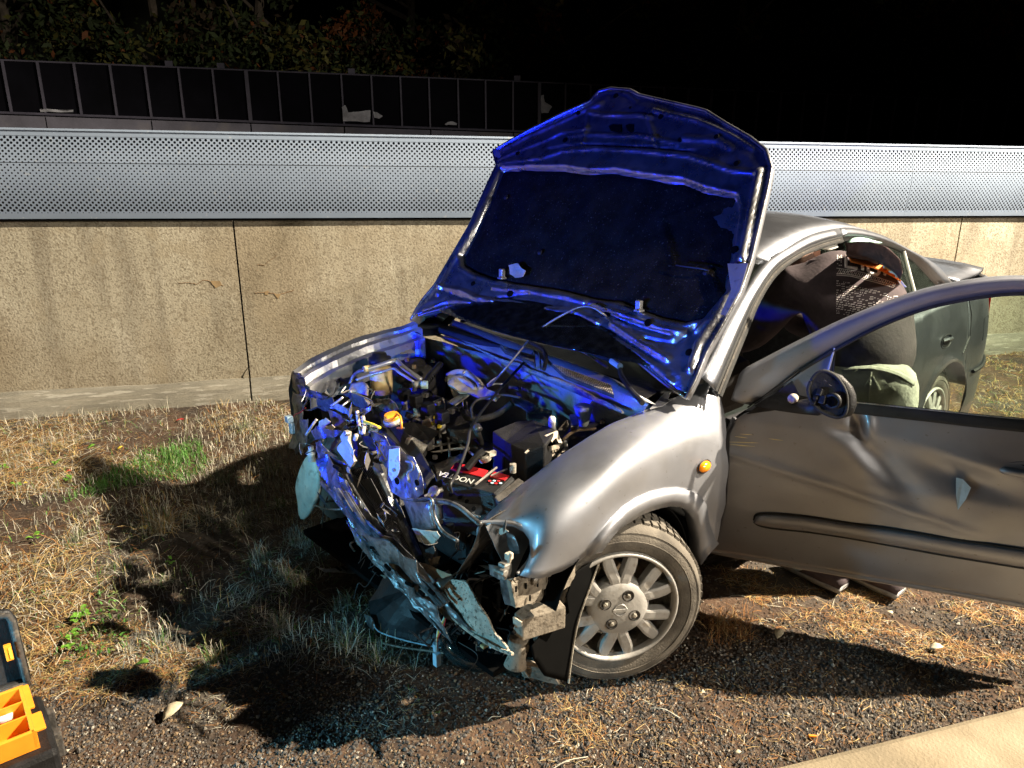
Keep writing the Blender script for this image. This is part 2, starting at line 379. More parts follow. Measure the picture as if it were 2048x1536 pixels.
for i, (t, bz) in enumerate(PW):
    w = .024 if posts[i] not in (492, 1078) else .05
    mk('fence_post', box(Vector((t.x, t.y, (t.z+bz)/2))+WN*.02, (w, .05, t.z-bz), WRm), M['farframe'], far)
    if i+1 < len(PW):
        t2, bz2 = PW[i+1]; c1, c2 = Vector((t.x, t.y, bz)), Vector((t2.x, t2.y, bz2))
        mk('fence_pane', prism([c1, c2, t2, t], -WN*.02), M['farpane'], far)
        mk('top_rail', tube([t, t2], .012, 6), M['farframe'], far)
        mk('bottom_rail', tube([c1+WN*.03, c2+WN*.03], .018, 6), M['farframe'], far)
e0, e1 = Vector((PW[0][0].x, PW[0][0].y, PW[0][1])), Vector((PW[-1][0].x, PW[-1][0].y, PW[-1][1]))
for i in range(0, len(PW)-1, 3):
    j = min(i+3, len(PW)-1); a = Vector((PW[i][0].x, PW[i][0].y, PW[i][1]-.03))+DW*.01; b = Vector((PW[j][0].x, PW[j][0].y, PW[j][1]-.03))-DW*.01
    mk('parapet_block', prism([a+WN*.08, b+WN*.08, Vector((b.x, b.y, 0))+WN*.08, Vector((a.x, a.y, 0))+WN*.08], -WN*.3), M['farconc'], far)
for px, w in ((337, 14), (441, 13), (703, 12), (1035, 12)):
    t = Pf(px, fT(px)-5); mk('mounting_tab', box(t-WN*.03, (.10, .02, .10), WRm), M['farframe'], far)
M['film'] = mat('torn_white_film', (.24, .25, .29), .8, 0, .3, 8)
for P in ([(684, 214), (690, 210), (696, 226), (712, 232), (728, 222), (741, 221), (741, 243), (686, 242)], [(747, 222), (756, 224), (765, 233), (758, 238), (749, 236)],
          [(1081, 192), (1088, 190), (1090, 204), (1104, 213), (1096, 226), (1084, 228)], [(890, 248), (905, 243), (914, 246), (914, 250), (892, 250)], [(78, 219), (110, 222), (146, 221), (146, 225), (80, 224)]):
    crumple('torn_film', [Pf(x, y, .06) for x, y in P], M['film'], far, amp=.02, cuts=3, solid=.003, freq=5, seed=int(P[0][0]))
# ================================================================ trees beyond
def leafmat(n, c): return mat(n, c, .7, 0, .35, 3)
LM = [leafmat('dark_green_leaves', (.032, .048, .014)), leafmat('yellow_green_leaves', (.10, .095, .02)), leafmat('autumn_orange_leaves', (.17, .055, .014)), leafmat('brown_leaves', (.045, .03, .016))]
M['bark'] = mat('tree_bark', (.10, .08, .06), .95, 0, .4, 10, .8, 40)
def leaves(C0, n, rad, size, wts, rs):
    rs = np.random.default_rng(rs)
    k = rs.integers(0, len(C0), n); c = np.array(C0)[k]; r = np.array(rad)[k]
    d = rs.normal(size=(n, 3)); d /= np.linalg.norm(d, axis=1)[:, None]; rr = rs.random(n)**.5
    P = c+d*(r*rr)[:, None]
    a = rs.normal(size=(n, 3)); a /= np.linalg.norm(a, axis=1)[:, None]; b = np.cross(a, rs.normal(size=(n, 3))); b /= np.linalg.norm(b, axis=1)[:, None]
    s = size*rs.uniform(.5, 1.3, n)[:, None]
    V = np.stack([P-a*s, P+b*s*.45, P+a*s, P-b*s*.45], 1).reshape(-1, 3); Fq = np.arange(n*4).reshape(-1, 4)
    cm = rs.choice(len(wts), size=(len(C0),), p=wts)
    mi = np.where(rs.random(n) < .6, cm[k], rs.choice(len(wts), size=n, p=wts))
    return V, Fq, mi
tn = ['leafy tree with some yellow leaves above the fence at the far left', 'tree with yellow-green foliage behind the fence left of centre', 'dim tree behind the two light tabs of the fence', 'tree with orange tinted leaves above the torn panes', 'dark tree directly above the raised hood tip', 'almost black tree right of the raised hood', 'nearly invisible tree in the dark at the right']
trs = [(60, .3, [.45, .3, .15, .1]), (330, .2, [.35, .5, .07, .08]), (560, .25, [.6, .12, .05, .23]), (830, .3, [.45, .2, .2, .15]), (1100, .2, [.6, .12, .08, .2]), (1450, .1, [.6, .1, .1, .2]), (1850, .1, [.6, .1, .1, .2])]
for i, (px, _, wt) in enumerate(trs):
    b = Pf(px, 260, -2.6); b.z = 0; R = random.Random(i)
    t = empty('roadside_tree', b, tn[i], 'tree')
    tr = []; hgt = R.uniform(5.2, 6.5)
    parts = [tube(spl([b+Vector((R.uniform(-.1, .1), 0, 0)), b+Vector((R.uniform(-.3, .3), R.uniform(-.2, .2), hgt*.4)), b+Vector((R.uniform(-.4, .4), 0, hgt))], 5), [.16, .04], 8)]
    for k in range(9):
        z0 = R.uniform(1.2, hgt*.8); an = R.uniform(0, 6.28); ln = R.uniform(.9, 2.1)
        parts.append(tube(spl([b+Vector((0, 0, z0)), b+Vector((math.cos(an)*ln*.5, math.sin(an)*ln*.4, z0+.5)), b+Vector((math.cos(an)*ln, math.sin(an)*ln*.7, z0+R.uniform(.6, 1.3)))], 4), [.05, .012], 5))
    mk('trunk', join(*parts), M['bark'], t)
    cc = [(b.x+R.gauss(0, 1.15), b.y+R.gauss(0, .8)-.3, R.uniform(1.9, hgt+.8)) for _ in range(46)]; rd = [R.uniform(.22, .55) for _ in cc]
    V, Fq, mi = leaves(cc, 6500, rd, .075, wt, i); mk('crown', (V, Fq), LM, t, idx=mi)
cc = []; rd = []
for k in range(160):
    p = Pf(random.uniform(-200, 2200), 280, -random.uniform(1.0, 2.2)); cc.append((p.x, p.y, random.uniform(1.4, 3.4))); rd.append(random.uniform(.25, .5))
V, Fq, mi = leaves(cc, 26000, rd, .06, [.6, .15, .07, .18], 99)
o = mk('undergrowth', (V, Fq), LM, None, idx=mi, flat_origin=True); tag(o, 'dense dark undergrowth hanging behind the far fence', None, kind='stuff')
V, Fc = [], []
for i in range(30):
    p = Pf(-400+i*100, 270, -6.5)
    for z in (0, 3.5, 9): V.append(Vector((p.x, p.y+(z*.25), z+noise.noise(Vector((i*.7, z, 0)))*.8)))
for i in range(29):
    for k in range(2): q = i*3+k; Fc.append([q, q+3, q+4, q+1])
hl = mk('hillside', (V, Fc), mat('dark_hillside', (.012, .014, .008), .95, 0, .4, 1), None, flat_origin=True); tag(hl, 'dark wooded slope behind the trees', None, kind='structure')
# ================================================================ kerb at bottom right
k0, k1 = Pz(1540, 1536, .02), Pz(2048, 1410, .02); kd = (k1-k0).normalized(); kn = Vector((kd.y, -kd.x, 0))
M['kerb'] = mat('pale_concrete_gutter', (.22, .18, .12), .9, 0, .15, 3, .4, 120, spots=[(30, .64, .08, (.25, .2, .14), .6), (3, .55, .2, (.36, .30, .22), .5)])
sec = [(-.0, -.1), (.0, .012), (.02, .022), (.07, .020), (.5, .016), (.5, -.1)]
V, Fc = [], []; ne = 50
for i in range(ne):
    q = k0+kd*(-4+8*i/(ne-1)); w = .0015*math.sin(i*1.7)+.001*math.sin(i*4.1)
    for (o, z) in sec: V.append(Vector((q.x, q.y, 0))+kn*(o+(w if o < .03 else 0))+UP*z)
for i in range(ne-1):
    for k in range(5): q = i*6; Fc.append([q+k, q+k+1, q+7+k, q+6+k])
kb = mk('concrete_gutter', (V, Fc), M['kerb'], None, flat_origin=True); tag(kb, 'pale concrete gutter strip at the edge of the carriageway', None, kind='structure')
# ================================================================ grit
ICO = np.array([(0, 0, 1), (.9, 0, .1), (.1, .85, -.1), (-.8, .1, .1), (0, -.9, 0), (.1, 0, -.9)]); IF = np.array([[0, 1, 2], [0, 2, 3], [0, 3, 4], [0, 4, 1], [5, 2, 1], [5, 3, 2], [5, 4, 3], [5, 1, 4]])
def stones(xy, size, rs):
    n = len(xy); V = ICO[None]*rs.uniform(.6, 1.3, (n, 6, 1)); an = rs.uniform(0, 6.28, n); ca, sa = np.cos(an)[:, None], np.sin(an)[:, None]
    x = V[..., 0]*ca-V[..., 1]*sa; y = V[..., 0]*sa+V[..., 1]*ca; V = np.stack([x, y, V[..., 2]*.7], -1)*size[:, None, None]
    V += np.stack([xy[:, 0], xy[:, 1], ground_z(xy[:, 0], xy[:, 1])+size*.3], 1)[:, None]
    return V.reshape(-1, 3), (IF[None]+np.arange(n)[:, None, None]*6).reshape(-1, 3)
rs = np.random.default_rng(3)
GM = [mat('dark_grit', (.045, .04, .037), .7, 0, .4, 40), mat('grey_grit', (.10, .09, .08), .75, 0, .35, 40), mat('light_grit', (.32, .29, .24), .7, 0, .3, 40), mat('brown_grit', (.16, .11, .065), .8, 0, .3, 40)]
def gravel_w(x, y):
    w = 1/(1+np.exp((y-(2.28+.12*np.clip(x, -1, 2)))*9)); w = np.maximum(w, .12*(x > .3)); w = np.maximum(w, .04)
    return w*(.55+.9*(fbm(x, y, 3, 2, 31) > .42))
xy = np.stack([rs.uniform(-2.0, 2.6, 260000), rs.uniform(1.45, 4.0, 260000)], 1)
keep = rs.random(len(xy)) < gravel_w(xy[:, 0], xy[:, 1])*.95
Kx = xy[:, 0]-k0.x; Ky = xy[:, 1]-k0.y; keep &= (Kx*kn.x+Ky*kn.y) < -.004
xy = xy[keep][:105000]; sz = rs.gamma(3.4, .00098, len(xy))+.0013; sz = np.clip(sz, 0, .011)
V, Fc = stones(xy, sz, rs); mi = np.repeat(rs.choice(4, len(xy), p=[.40, .30, .06, .24]), 8)
o = mk('gravel', (V, Fc), GM, None, idx=mi, flat_origin=True); tag(o, 'loose dark and pale asphalt grit along the road edge', None, kind='stuff')
# ================================================================ straw, stubble, weeds
def blades(xy, length, width, lean, rs, lift=0.0, curl=.4, seg=3):
    n = len(xy); an = rs.uniform(0, 6.28, n); L = length; ln = lean
    dx, dy = np.cos(an), np.sin(an); an2 = an+rs.uniform(-curl, curl, n)*2; ex2, ey2 = np.cos(an2), np.sin(an2)
    base = np.stack([xy[:, 0], xy[:, 1], ground_z(xy[:, 0], xy[:, 1])+lift], 1); pts = [base]
    p = base.copy()
    for k in range(seg):
        f = (k+1)/seg; lk = np.clip(ln*(1+.35*k), 0, 1.62)
        hx = dx*(1-f)+ex2*f; hy = dy*(1-f)+ey2*f
        p = p+np.stack([hx*np.sin(lk), hy*np.sin(lk), np.cos(lk)], 1)*(L/seg)[:, None]; p[:, 2] = np.maximum(p[:, 2], base[:, 2]+.002); pts.append(p)
    side = np.stack([-dy, dx, rs.uniform(-.4, .4, n)], 1)
    V = []
    for k, q in enumerate(pts):
        w = width*(1-.55*k/seg); V += [q-side*w[:, None], q+side*w[:, None]]
    V = np.stack(V, 1); m = V.shape[1]; b = np.arange(n)[:, None]*m
    Fq = np.concatenate([b+np.array([[2*k, 2*k+1, 2*k+3, 2*k+2]]) for k in range(seg)])
    return V.reshape(-1, 3), Fq, np.tile(np.arange(n), seg)
def px_region(n, poly, rs, jit=0):
    """random ground points inside an outline given on the ground"""
    P = np.array([tuple(Pz(x, y))[:2] for x, y in poly]); lo, hi = P.min(0), P.max(0); out = []
    tot = 0
    while tot < n:
        q = rs.uniform(lo, hi, (n*3, 2)); ins = np.zeros(len(q), bool)
        for i in range(len(P)):
            x1, y1 = P[i]; x2, y2 = P[(i+1) % len(P)]
            c = ((y1 > q[:, 1]) != (y2 > q[:, 1])); xi = x1+(q[:, 1]-y1)/(y2-y1+1e-12)*(x2-x1); ins ^= c & (q[:, 0] < xi)
        out.append(q[ins]); tot += ins.sum()
    return np.concatenate(out)[:n]
SM = [mat('pale_straw', (.46, .33, .14), .8, 0, .3, 30), mat('brown_straw', (.27, .125, .04), .8, 0, .4, 30), mat('bleached_stem', (.50, .47, .38), .8, 0, .3, 30), mat('grey_stem', (.25, .24, .20), .8, 0, .3, 30), mat('green_blade', (.07, .19, .03), .6, 0, .4, 30), mat('olive_blade', (.14, .16, .05), .7, 0, .4, 30)]
def strawset(name, label, jobs, seed):
    rs = np.random.default_rng(seed); VV, FF, MI = [], [], []; base = 0
    for (poly, n, L, w, lean, probs, clump, lift) in jobs:
        q = px_region(n, poly, rs)
        if clump:
            f = fbm(q[:, 0], q[:, 1], clump, 3, seed+3); q = q[(f+rs.normal(0, .04, len(f))) > .5]
        m = len(q); V, Fq, bi = blades(q, rs.uniform(*L, m), rs.uniform(.6, 1.3, m)*w, np.abs(rs.normal(*lean, m)), rs, lift, .5)
        c = rs.choice(6, m, p=probs); VV.append(V); FF.append(Fq+base); MI.append(c[bi]); base += len(V)
    o = mk(name, (np.concatenate(VV), np.concatenate(FF)), SM, None, idx=np.concatenate(MI), flat_origin=True); return tag(o, label, None, kind='stuff')
LEFT = [(-150, 835), (585, 800), (640, 960), (760, 1120), (900, 1290), (850, 1340), (620, 1350), (330, 1330), (-150, 1420)]
WALLB = [(-120, 838), (585, 803), (590, 860), (430, 940), (-120, 1010)]
FARL = [(-250, 880), (160, 860), (190, 1180), (120, 1330), (-250, 1400)]
strawset('dry_straw', 'loose yellow and brown straw lying on the soil', [
    (WALLB, 6500, (.03, .12), .0012, (1.45, .18), [.45, .38, .12, .02, 0, .03], 3.5, .004),
    (FARL, 6500, (.05, .2), .0013, (1.35, .25), [.5, .28, .18, .01, .01, .02], 2.2, .006),
    ([(-60, 1250), (420, 1230), (500, 1330), (280, 1400), (60, 1400)], 3500, (.02, .08), .001, (1.45, .2), [.35, .52, .05, .02, .02, .04], 4, .003),
    (LEFT, 5000, (.02, .09), .001, (1.35, .3), [.12, .25, .25, .3, .02, .06], 3, .003),
    ([(1385, 1125), (2048, 1215), (2100, 1330), (1700, 1290), (1385, 1200)], 6500, (.015, .07), .001, (1.45, .2), [.3, .56, .08, .03, 0, .03], 5, .003),
    ([(1900, 700), (2200, 700), (2200, 900), (1800, 900), (1800, 800)], 6000, (.03, .09), .0016, (1.2, .4), [.4, .3, .1, 0, .05, .15], 5, .003),
    ([(1000, 1370), (2000, 1260), (2048, 1400), (1500, 1536), (1000, 1536)], 1100, (.01, .05), .0009, (1.5, .1), [.35, .55, .08, .02, 0, 0], 0, .005),
    ([(1050, 1380), (1250, 1420), (1160, 1536), (1040, 1536)], 1000, (.02, .06), .0009, (1.3, .3), [.4, .58, .02, 0, 0, 0], 6, .004),
    ([(1395, 1225), (1500, 1225), (1510, 1275), (1420, 1290)], 420, (.03, .08), .001, (.8, .4), [.2, .8, 0, 0, 0, 0], 0, .003),
    ([(340, 1250), (560, 1200), (900, 1360), (840, 1480), (360, 1460)], 1800, (.015, .06), .0009, (1.4, .2), [.1, .25, .25, .35, .02, .03], 4, .003)], 11)
strawset('cut_stubble', 'short cut pale stems standing in the dark grass patch', [
    (LEFT, 9500, (.02, .055), .0016, (.28, .22), [.08, .05, .48, .33, .0, .06], 4.5, 0),
    ([(380, 900), (600, 840), (640, 1000), (430, 1010)], 700, (.03, .06), .0018, (.2, .15), [.02, 0, .6, .38, 0, 0], 0, 0),
    (LEFT, 9000, (.03, .11), .0011, (.9, .4), [.04, .06, .30, .42, .06, .12], 3.2, 0)], 12)
strawset('green_weeds', 'low green grass and weeds between the straw', [
    ([(300, 900), (400, 885), (420, 930), (380, 965), (310, 960), (130, 1010), (190, 960)], 1900, (.02, .07), .0018, (.5, .3), [0, 0, .05, .05, .8, .1], 0, 0),
    (LEFT, 1500, (.015, .04), .0022, (.8, .4), [0, 0, 0, .1, .5, .4], 3.5, 0),
    ([(60, 1180), (260, 1180), (260, 1300), (120, 1330)], 420, (.01, .03), .004, (.9, .3), [0, 0, 0, 0, .6, .4], 4, .01)], 13)
def tuft(px, py, n, L, w, cols, label, name='grass_tuft', lean=(.7, .35), r=.04):
    rs = np.random.default_rng(int(px)); c = Pz(px, py); q = np.stack([c.x+rs.normal(0, r, n), c.y+rs.normal(0, r, n)], 1)
    V, Fq, bi = blades(q, rs.uniform(*L, n), rs.uniform(.6, 1.3, n)*w, np.abs(rs.normal(*lean, n)), rs, 0, .5, 4); mi = rs.choice(6, n, p=cols)[bi]
    o = mk(name, (V, Fq), SM, None, idx=mi); tag(o, label, 'grass tuft')
tuft(325, 1050, 330, (.06, .17), .0015, [.35, .05, .45, .05, .02, .08], 'dry pale grass tuft standing alone in the middle of the dark patch', lean=(.9, .4))
tuft(395, 1030, 160, (.05, .12), .0012, [.1, .05, .35, .4, .05, .05], 'grey thin grass tuft right of the pale dry tuft')
tuft(258, 1300, 70, (.03, .07), .0012, [.1, 0, .7, .2, 0, 0], 'small white bristly tuft above the pale leaf on the gravel', r=.01)
tuft(1450, 1250, 170, (.03, .08), .0012, [.15, .8, .05, 0, 0, 0], 'rust brown dry tuft on the gravel right of the front wheel', r=.02)
tuft(600, 1085, 160, (.03, .09), .0012, [.05, 0, .4, .4, .1, .05], 'grey grass tuft beside the hanging white tank')
tuft(355, 920, 260, (.03, .08), .002, [0, 0, .03, .02, .9, .05], 'fresh green grass tuft at the shadow edge near the wall', lean=(.5, .3))
tuft(470, 1200, 200, (.03, .1), .0012, [.05, .05, .35, .45, .05, .05], 'dull grass tuft in the darkest part of the verge', lean=(1.0, .3), r=.07)
RT = random.Random(77); TL = ['beside the torn grille', 'at the foot of the bumper', 'in the middle of the shadow', 'near the wall end of the shadow', 'left of the fallen grille', 'below the pale tuft', 'above the gravel edge', 'by the black undertray', 'near the hanging tank', 'close to the green patch', 'at the left rim of the shadow', 'between two twigs', 'in the wettest dark soil', 'by the trim rod', 'under the nose', 'beside the white bristly tuft', 'on the lit side of the shadow edge', 'in front of the wall joint']
for i, (px, py) in enumerate([(600, 1160), (690, 1210), (520, 1120), (520, 880), (570, 1150), (330, 1160), (420, 1320), (700, 1290), (560, 1010), (440, 960), (230, 1130), (480, 1050), (560, 1260), (760, 1310), (540, 940), (320, 1280), (150, 1080), (490, 860)]):
    tuft(px, py, 110+(i*37) % 90, (.035, .07+.05*((i*7) % 5)/4), .0013, [.04, .04, .28, .34, .12, .18], 'frosty grey-green grass tuft '+TL[i], lean=(.75, .45), r=.026)
# leaves and small weeds
M['weed'] = mat('weed_leaf', (.13, .30, .03), .55, 0, .3, 20); M['yleaf'] = mat('yellow_leaf', (.75, .55, .05), .6, 0, .3, 20); M['pleaf'] = mat('pale_dry_leaf', (.62, .54, .38), .7, 0, .3, 30)
def leafgeo(c, d, s, w, up=.3, rsd=0):
    d = Vector(d).normalized(); sd = d.cross(UP).normalized(); c = Vector(c); V = []
    for t, ww in ((0, .05), (.25, .8), (.55, 1), (.82, .6), (1, .05)):
        m = c+d*s*t+UP*(up*s*math.sin(t*2.4)); V += [m-sd*w*ww+UP*.15*w, m, m+sd*w*ww+UP*.15*w]
    Fc = []
    for i in range(4):
        q = i*3; Fc += [[q, q+1, q+4, q+3], [q+1, q+2, q+5, q+4]]
    return V, Fc
wl = ['at the far left edge below the wall', 'with the widest leaves under the wall', 'between straw stems left of the red scrap', 'beside the big yellow leaf', 'below the pale straw heap', 'near the black tool case lid', 'right of the case lid by the gravel edge', 'deep in the dark grass', 'at the lit corner of the gravel', 'close to the case hinge']
ws = [(5, 930, 6), (112, 925, 7), (140, 955, 9), (35, 968, 6), (75, 1068, 5), (150, 1232, 8), (165, 1222, 9), (340, 1120, 5), (145, 1270, 6), (135, 1290, 5)]
for i, (px, py, n) in enumerate(ws):
    c = Pz(px, py, .02); c.z = gz(c.x, c.y)+.012; R = random.Random(i+40); parts = []
    for k in range(n):
        a = k/n*6.28+R.uniform(-.3, .3); q = c+Vector((R.uniform(-.015, .015), R.uniform(-.015, .015), R.uniform(0, .015)))
        parts.append(leafgeo(q, (math.cos(a), math.sin(a), 0), R.uniform(.018, .034), R.uniform(.006, .011), .4))
    o = mk('weed_plant', join(*parts), M['weed'], None, solid=.0004); tag(o, 'small bright green weed '+wl[i], 'weed')
for px, py, s, m, lb in ((175, 898, .05, 'weed', 'yellow-green round leaf in the straw under the wall'), (42, 968, .035, 'yleaf', 'bright yellow leaf at the left edge of the straw'), (235, 900, .035, 'yleaf', 'orange-yellow curled leaf in the straw below the wall'),
                      (290, 1052, .03, 'yleaf', 'yellow leaf inside the pale grass tuft'), (325, 1440, .075, 'pleaf', 'large pale dry leaf on the gravel at the bottom'), (270, 1325, .05, 'weed', 'green mossy leaf at the gravel edge'),
                      (1555, 1270, .05, 'pleaf', 'curled pale leaf in the shadow under the door'), (1860, 1290, .05, 'pleaf', 'twisted leaf at the right of the door shadow'), (1470, 1500, .02, 'pleaf', 'tiny chip of leaf near the gutter'), (1775, 1215, .03, 'pleaf', 'dim leaf below the car door bottom edge')):
    c = Pz(px, py, .01); c.z = gz(c.x, c.y)+.012; a = px % 6
    o = mk('fallen_leaf', leafgeo(c, (math.cos(a), math.sin(a), 0), s, s*.33, .3), M[m], None, solid=.0006, smooth=True); tag(o, lb, 'leaf')
# litter
for (px, py, s, m, lb, nm) in ((352, 840, .05, 'red', 'red plastic scrap lying against the wall foot', 'plastic_scrap'), (130, 942, .035, 'red', 'red scrap in the straw at the left', 'plastic_scrap'), (1618, 1467, .022, 'orange', 'orange cigarette filter on the gravel near the gutter', 'cigarette_end')):
    c = Pz(px, py, .01); c.z = gz(c.x, c.y)+.012
    if nm == 'cigarette_end': g_ = tube([c, c+Vector((s, -.003, 0))], .004, 8)
    else: g_ = leafgeo(c, (1, .2, 0), s, s*.25, .2)
    o = mk(nm, g_, M[m], None, solid=0 if nm == 'cigarette_end' else .001); tag(o, lb, 'litter')
M['shard'] = mat('clear_blue_shard', (.45, .6, .7), .2, 0, .2, 10)
for i, (px, py, s, lb) in enumerate(((1105, 1325, .022, 'pale blue lens shard on the ground behind the mud flap'), (870, 1290, .015, 'small glass shard under the broken headlamp'), (1060, 1325, .01, 'tiny shard beside the mud flap'), (730, 1245, .035, 'bent plastic shard in the grass left of the headlamp'))):
    c = Pz(px, py, .01); c.z = gz(c.x, c.y)+.014; o = mk('lens_shard', leafgeo(c, (1, -.2, 0), s, s*.3, .2), M['shard'], None, solid=.0015); tag(o, lb, 'shard')
for i in range(26):
    R = random.Random(i+300); px, py = R.choice([(R.uniform(100, 560), R.uniform(900, 1330)), (R.uniform(1000, 1900), R.uniform(1380, 1520))])
    c = Pz(px, py); a = R.uniform(0, 6.28); L = R.uniform(.03, .12); d = Vector((math.cos(a), math.sin(a), 0)); z = gz(c.x, c.y)+.012
    P = spl([Vector((c.x, c.y, z)), Vector((c.x, c.y, z+.01))+d*L*.5+Vector((R.uniform(-.01, .01), R.uniform(-.01, .01), 0)), Vector((c.x, c.y, z))+d*L], 3)
    o = mk('twig', tube(P, .0016, 5), M['bark'] if i % 3 else SM[2]); tag(o, 'thin dry twig lying on the verge', 'twig', 'twigs scattered over the verge')
# ================================================================ the car
def glassmat(name, tint, refl=.08):
    m = bpy.data.materials.new(name); m.use_nodes = True; N = m.node_tree.nodes; L = m.node_tree.links; N.remove(N['Principled BSDF'])
    t = N.new('ShaderNodeBsdfTransparent'); t.inputs[0].default_value = (*tint, 1); g_ = N.new('ShaderNodeBsdfGlossy'); g_.inputs['Roughness'].default_value = .03
    fr = N.new('ShaderNodeFresnel'); fr.inputs[0].default_value = 1.45
    ns = N.new('ShaderNodeTexNoise'); ns.inputs['Scale'].default_value = 30; geo = N.new('ShaderNodeNewGeometry'); L.new(geo.outputs['Position'], ns.inputs[0])
    d = N.new('ShaderNodeBsdfDiffuse'); d.inputs[0].default_value = (.4, .45, .42, 1)
    mr = N.new('ShaderNodeMapRange'); mr.inputs[1].default_value = .4; mr.inputs[2].default_value = .9; mr.inputs[3].default_value = .008; mr.inputs[4].default_value = .03; L.new(ns.outputs[0], mr.inputs[0])
    a = N.new('ShaderNodeMixShader'); L.new(fr.outputs[0], a.inputs[0]); L.new(t.outputs[0], a.inputs[1]); L.new(g_.outputs[0], a.inputs[2])
    b = N.new('ShaderNodeMixShader'); L.new(mr.outputs[0], b.inputs[0]); L.new(a.outputs[0], b.inputs[1]); L.new(d.outputs[0], b.inputs[2])
    L.new(b.outputs[0], N['Material Output'].inputs[0]); return m
M['glass'] = glassmat('green_tinted_glass', (.72, .80, .74)); M['clear'] = glassmat('clear_lens', (.85, .92, .95))
M['paint_shaded'] = mat('silver_paint_shaded', (.22, .23, .26), .36, .93, .06, 5, .05, 900, coat=.3, spots=[(70, .66, .04, (.16, .13, .10), .5)])  # same silver paint, darkened to stand for weaker light on roof and rear
car = empty('wrecked_car', (CX, CY, 0), 'silver-grey saloon car with crushed front end, raised hood and open driver door', 'car')
# ---- fender
cols = [[(965, 1046), (972, 1050)], [(985, 1025), (1010, 1047)], [(1015, 997), (1045, 1053)], [(1045, 972), (1062, 1070)], [(1075, 950), (1070, 1092)], [(1098, 932), (1062, 1122)], [(1112, 921), (1040, 1151)],
        [(1124, 913), (1058, 1156)], [(1140, 902), (1082, 1157)], [(1160, 889), (1124, 1142)], [(1180, 876), (1158, 1122)], [(1200, 864), (1173, 1110)], [(1220, 852), (1198, 1069)], [(1236, 844), (1220, 1041)], [(1252, 838), (1245, 1014)], [(1275, 828), (1272, 997)],
        [(1300, 818), (1300, 985)], [(1325, 808), (1328, 979)], [(1345, 800), (1353, 977)], [(1365, 791), (1375, 980)], [(1385, 782), (1394, 990)], [(1400, 773), (1408, 1008)], [(1415, 766), (1424, 900), (1417, 1050)], [(1428, 761), (1438, 850), (1440, 940), (1426, 1078)], [(1438, 757), (1448, 800), (1453, 870), (1452, 940), (1446, 1020), (1433, 1085)]]
ytop = np.interp(range(25), [0, 5, 11, 20, 24], [.50, .60, .665, .70, .74]); ymax = np.interp(range(25), [0, 4, 8, 12, 24], [.60, .72, .80, .835, .842])
G, nr = [], 22
for i, c in enumerate(cols):
    pp = resample([Vector((x, y, 0)) for x, y in c], nr); col = []
    for j, p in enumerate(pp):
        t = j/(nr-1); y = ytop[i]+(ymax[i]-ytop[i])*math.sin(min(1, t*1.45)*math.pi/2)**.85
        y += .010*math.exp(-((t-.40)/.05)**2)*(1 if i > 6 else 0)
        if t > .8 and i < 12: y -= .05*(t-.8)
        q = Py(p.x, p.y, y)
        if 20 <= i: q += EY*(.014*noise.noise(Vector((q.x*14, q.y*14, q.z*12)))-.010*math.exp(-((t-.12)/.10)**2)*(i-19)/5)
        col.append(q)
    G.append(col)
for _ in range(14):
    G2 = [[p.copy() for p in c] for c in G]
    for i in range(1, 24):
        for j in range(1, nr-1):
            a_ = (G[i-1][j]+G[i+1][j])/2; w_ = .5
            a_ = (a_+(G[i][j-1]+G[i][j+1])/2)/2
            if i > 19: w_ *= .4
            G2[i][j] = G[i][j].lerp(a_, w_*min(1, (nr-1-j)/4))
    G = G2
V = [p for c in G for p in c]; Fc = [[i*nr+j, (i+1)*nr+j, (i+1)*nr+j+1, i*nr+j+1] for i in range(24) for j in range(nr-1)]
# wheel arch lip
inner = {11: (1203, 1105), 12: (1226, 1072), 13: (1243, 1055), 14: (1262, 1043), 15: (1281, 1031), 16: (1301, 1022), 17: (1321, 1016), 18: (1341, 1012), 19: (1360, 1014), 20: (1377, 1021), 21: (1391, 1040), 22: (1398, 1075), 23: (1399, 1103), 24: (1403, 1130)}
b = len(V); ks = sorted(inner)
for k in ks:
    e = G[k][-1]; yy = tocar(e).y
    V += [e+EY*.010, Py(*(Vector(cols[k][-1])*.45+Vector(inner[k])*.55), yy+.016), Py(*inner[k], yy+.004), Py(*inner[k], yy+.002)-EY*.045+UP*.012]
for a in range(len(ks)-1):
    for j in range(3): q = b+a*4+j; Fc.append([q, q+4, q+5, q+1])
    Fc.append([ks[a]*nr+nr-1, ks[a+1]*nr+nr-1, b+a*4+4, b+a*4])
# inner return along the hood gap
b = len(V)
for i in range(25): V += [G[i][0]-EY*.012-UP*.004, G[i][0]-EY*.03-UP*.035, G[i][0]-EY*.034-UP*.12]
for i in range(24):
    q = b+i*3; Fc += [[i*nr, (i+1)*nr, q+3, q], [q, q+3, q+4, q+1], [q+1, q+4, q+5, q+2]]
fen = mk('front_fender', (V, Fc), M['paint'], car, smooth=True, solid=.0025)
rim = spl([Py(x, y, yy) for (x, y), yy in zip([(967, 1047), (1008, 1046), (1043, 1051), (1062, 1068), (1071, 1092), (1063, 1122), (1041, 1151)], (.60, .645, .69, .71, .72, .735, .75))], 6)
mk('headlamp_cutout_edge', tube([p-EY*.012 for p in rim], .005, 6), M['paint_in'], fen)
ic = Ps(1409, 933, .008); nrm = (EY+UP*.12).normalized()
v, f_ = lathe([(.0001, .016), (.012, .0145), (.021, .009), (.026, 0), (.026, -.01)], (0, 0, 0), (0, 0, 1), 24)
R_ = Matrix((EX, nrm.cross(EX), nrm)).transposed()
mk('side_indicator', ([ic+R_@Vector((p[0]*1.22, p[1]*.78, p[2])) for p in v], f_), M['amber'], fen, smooth=True)
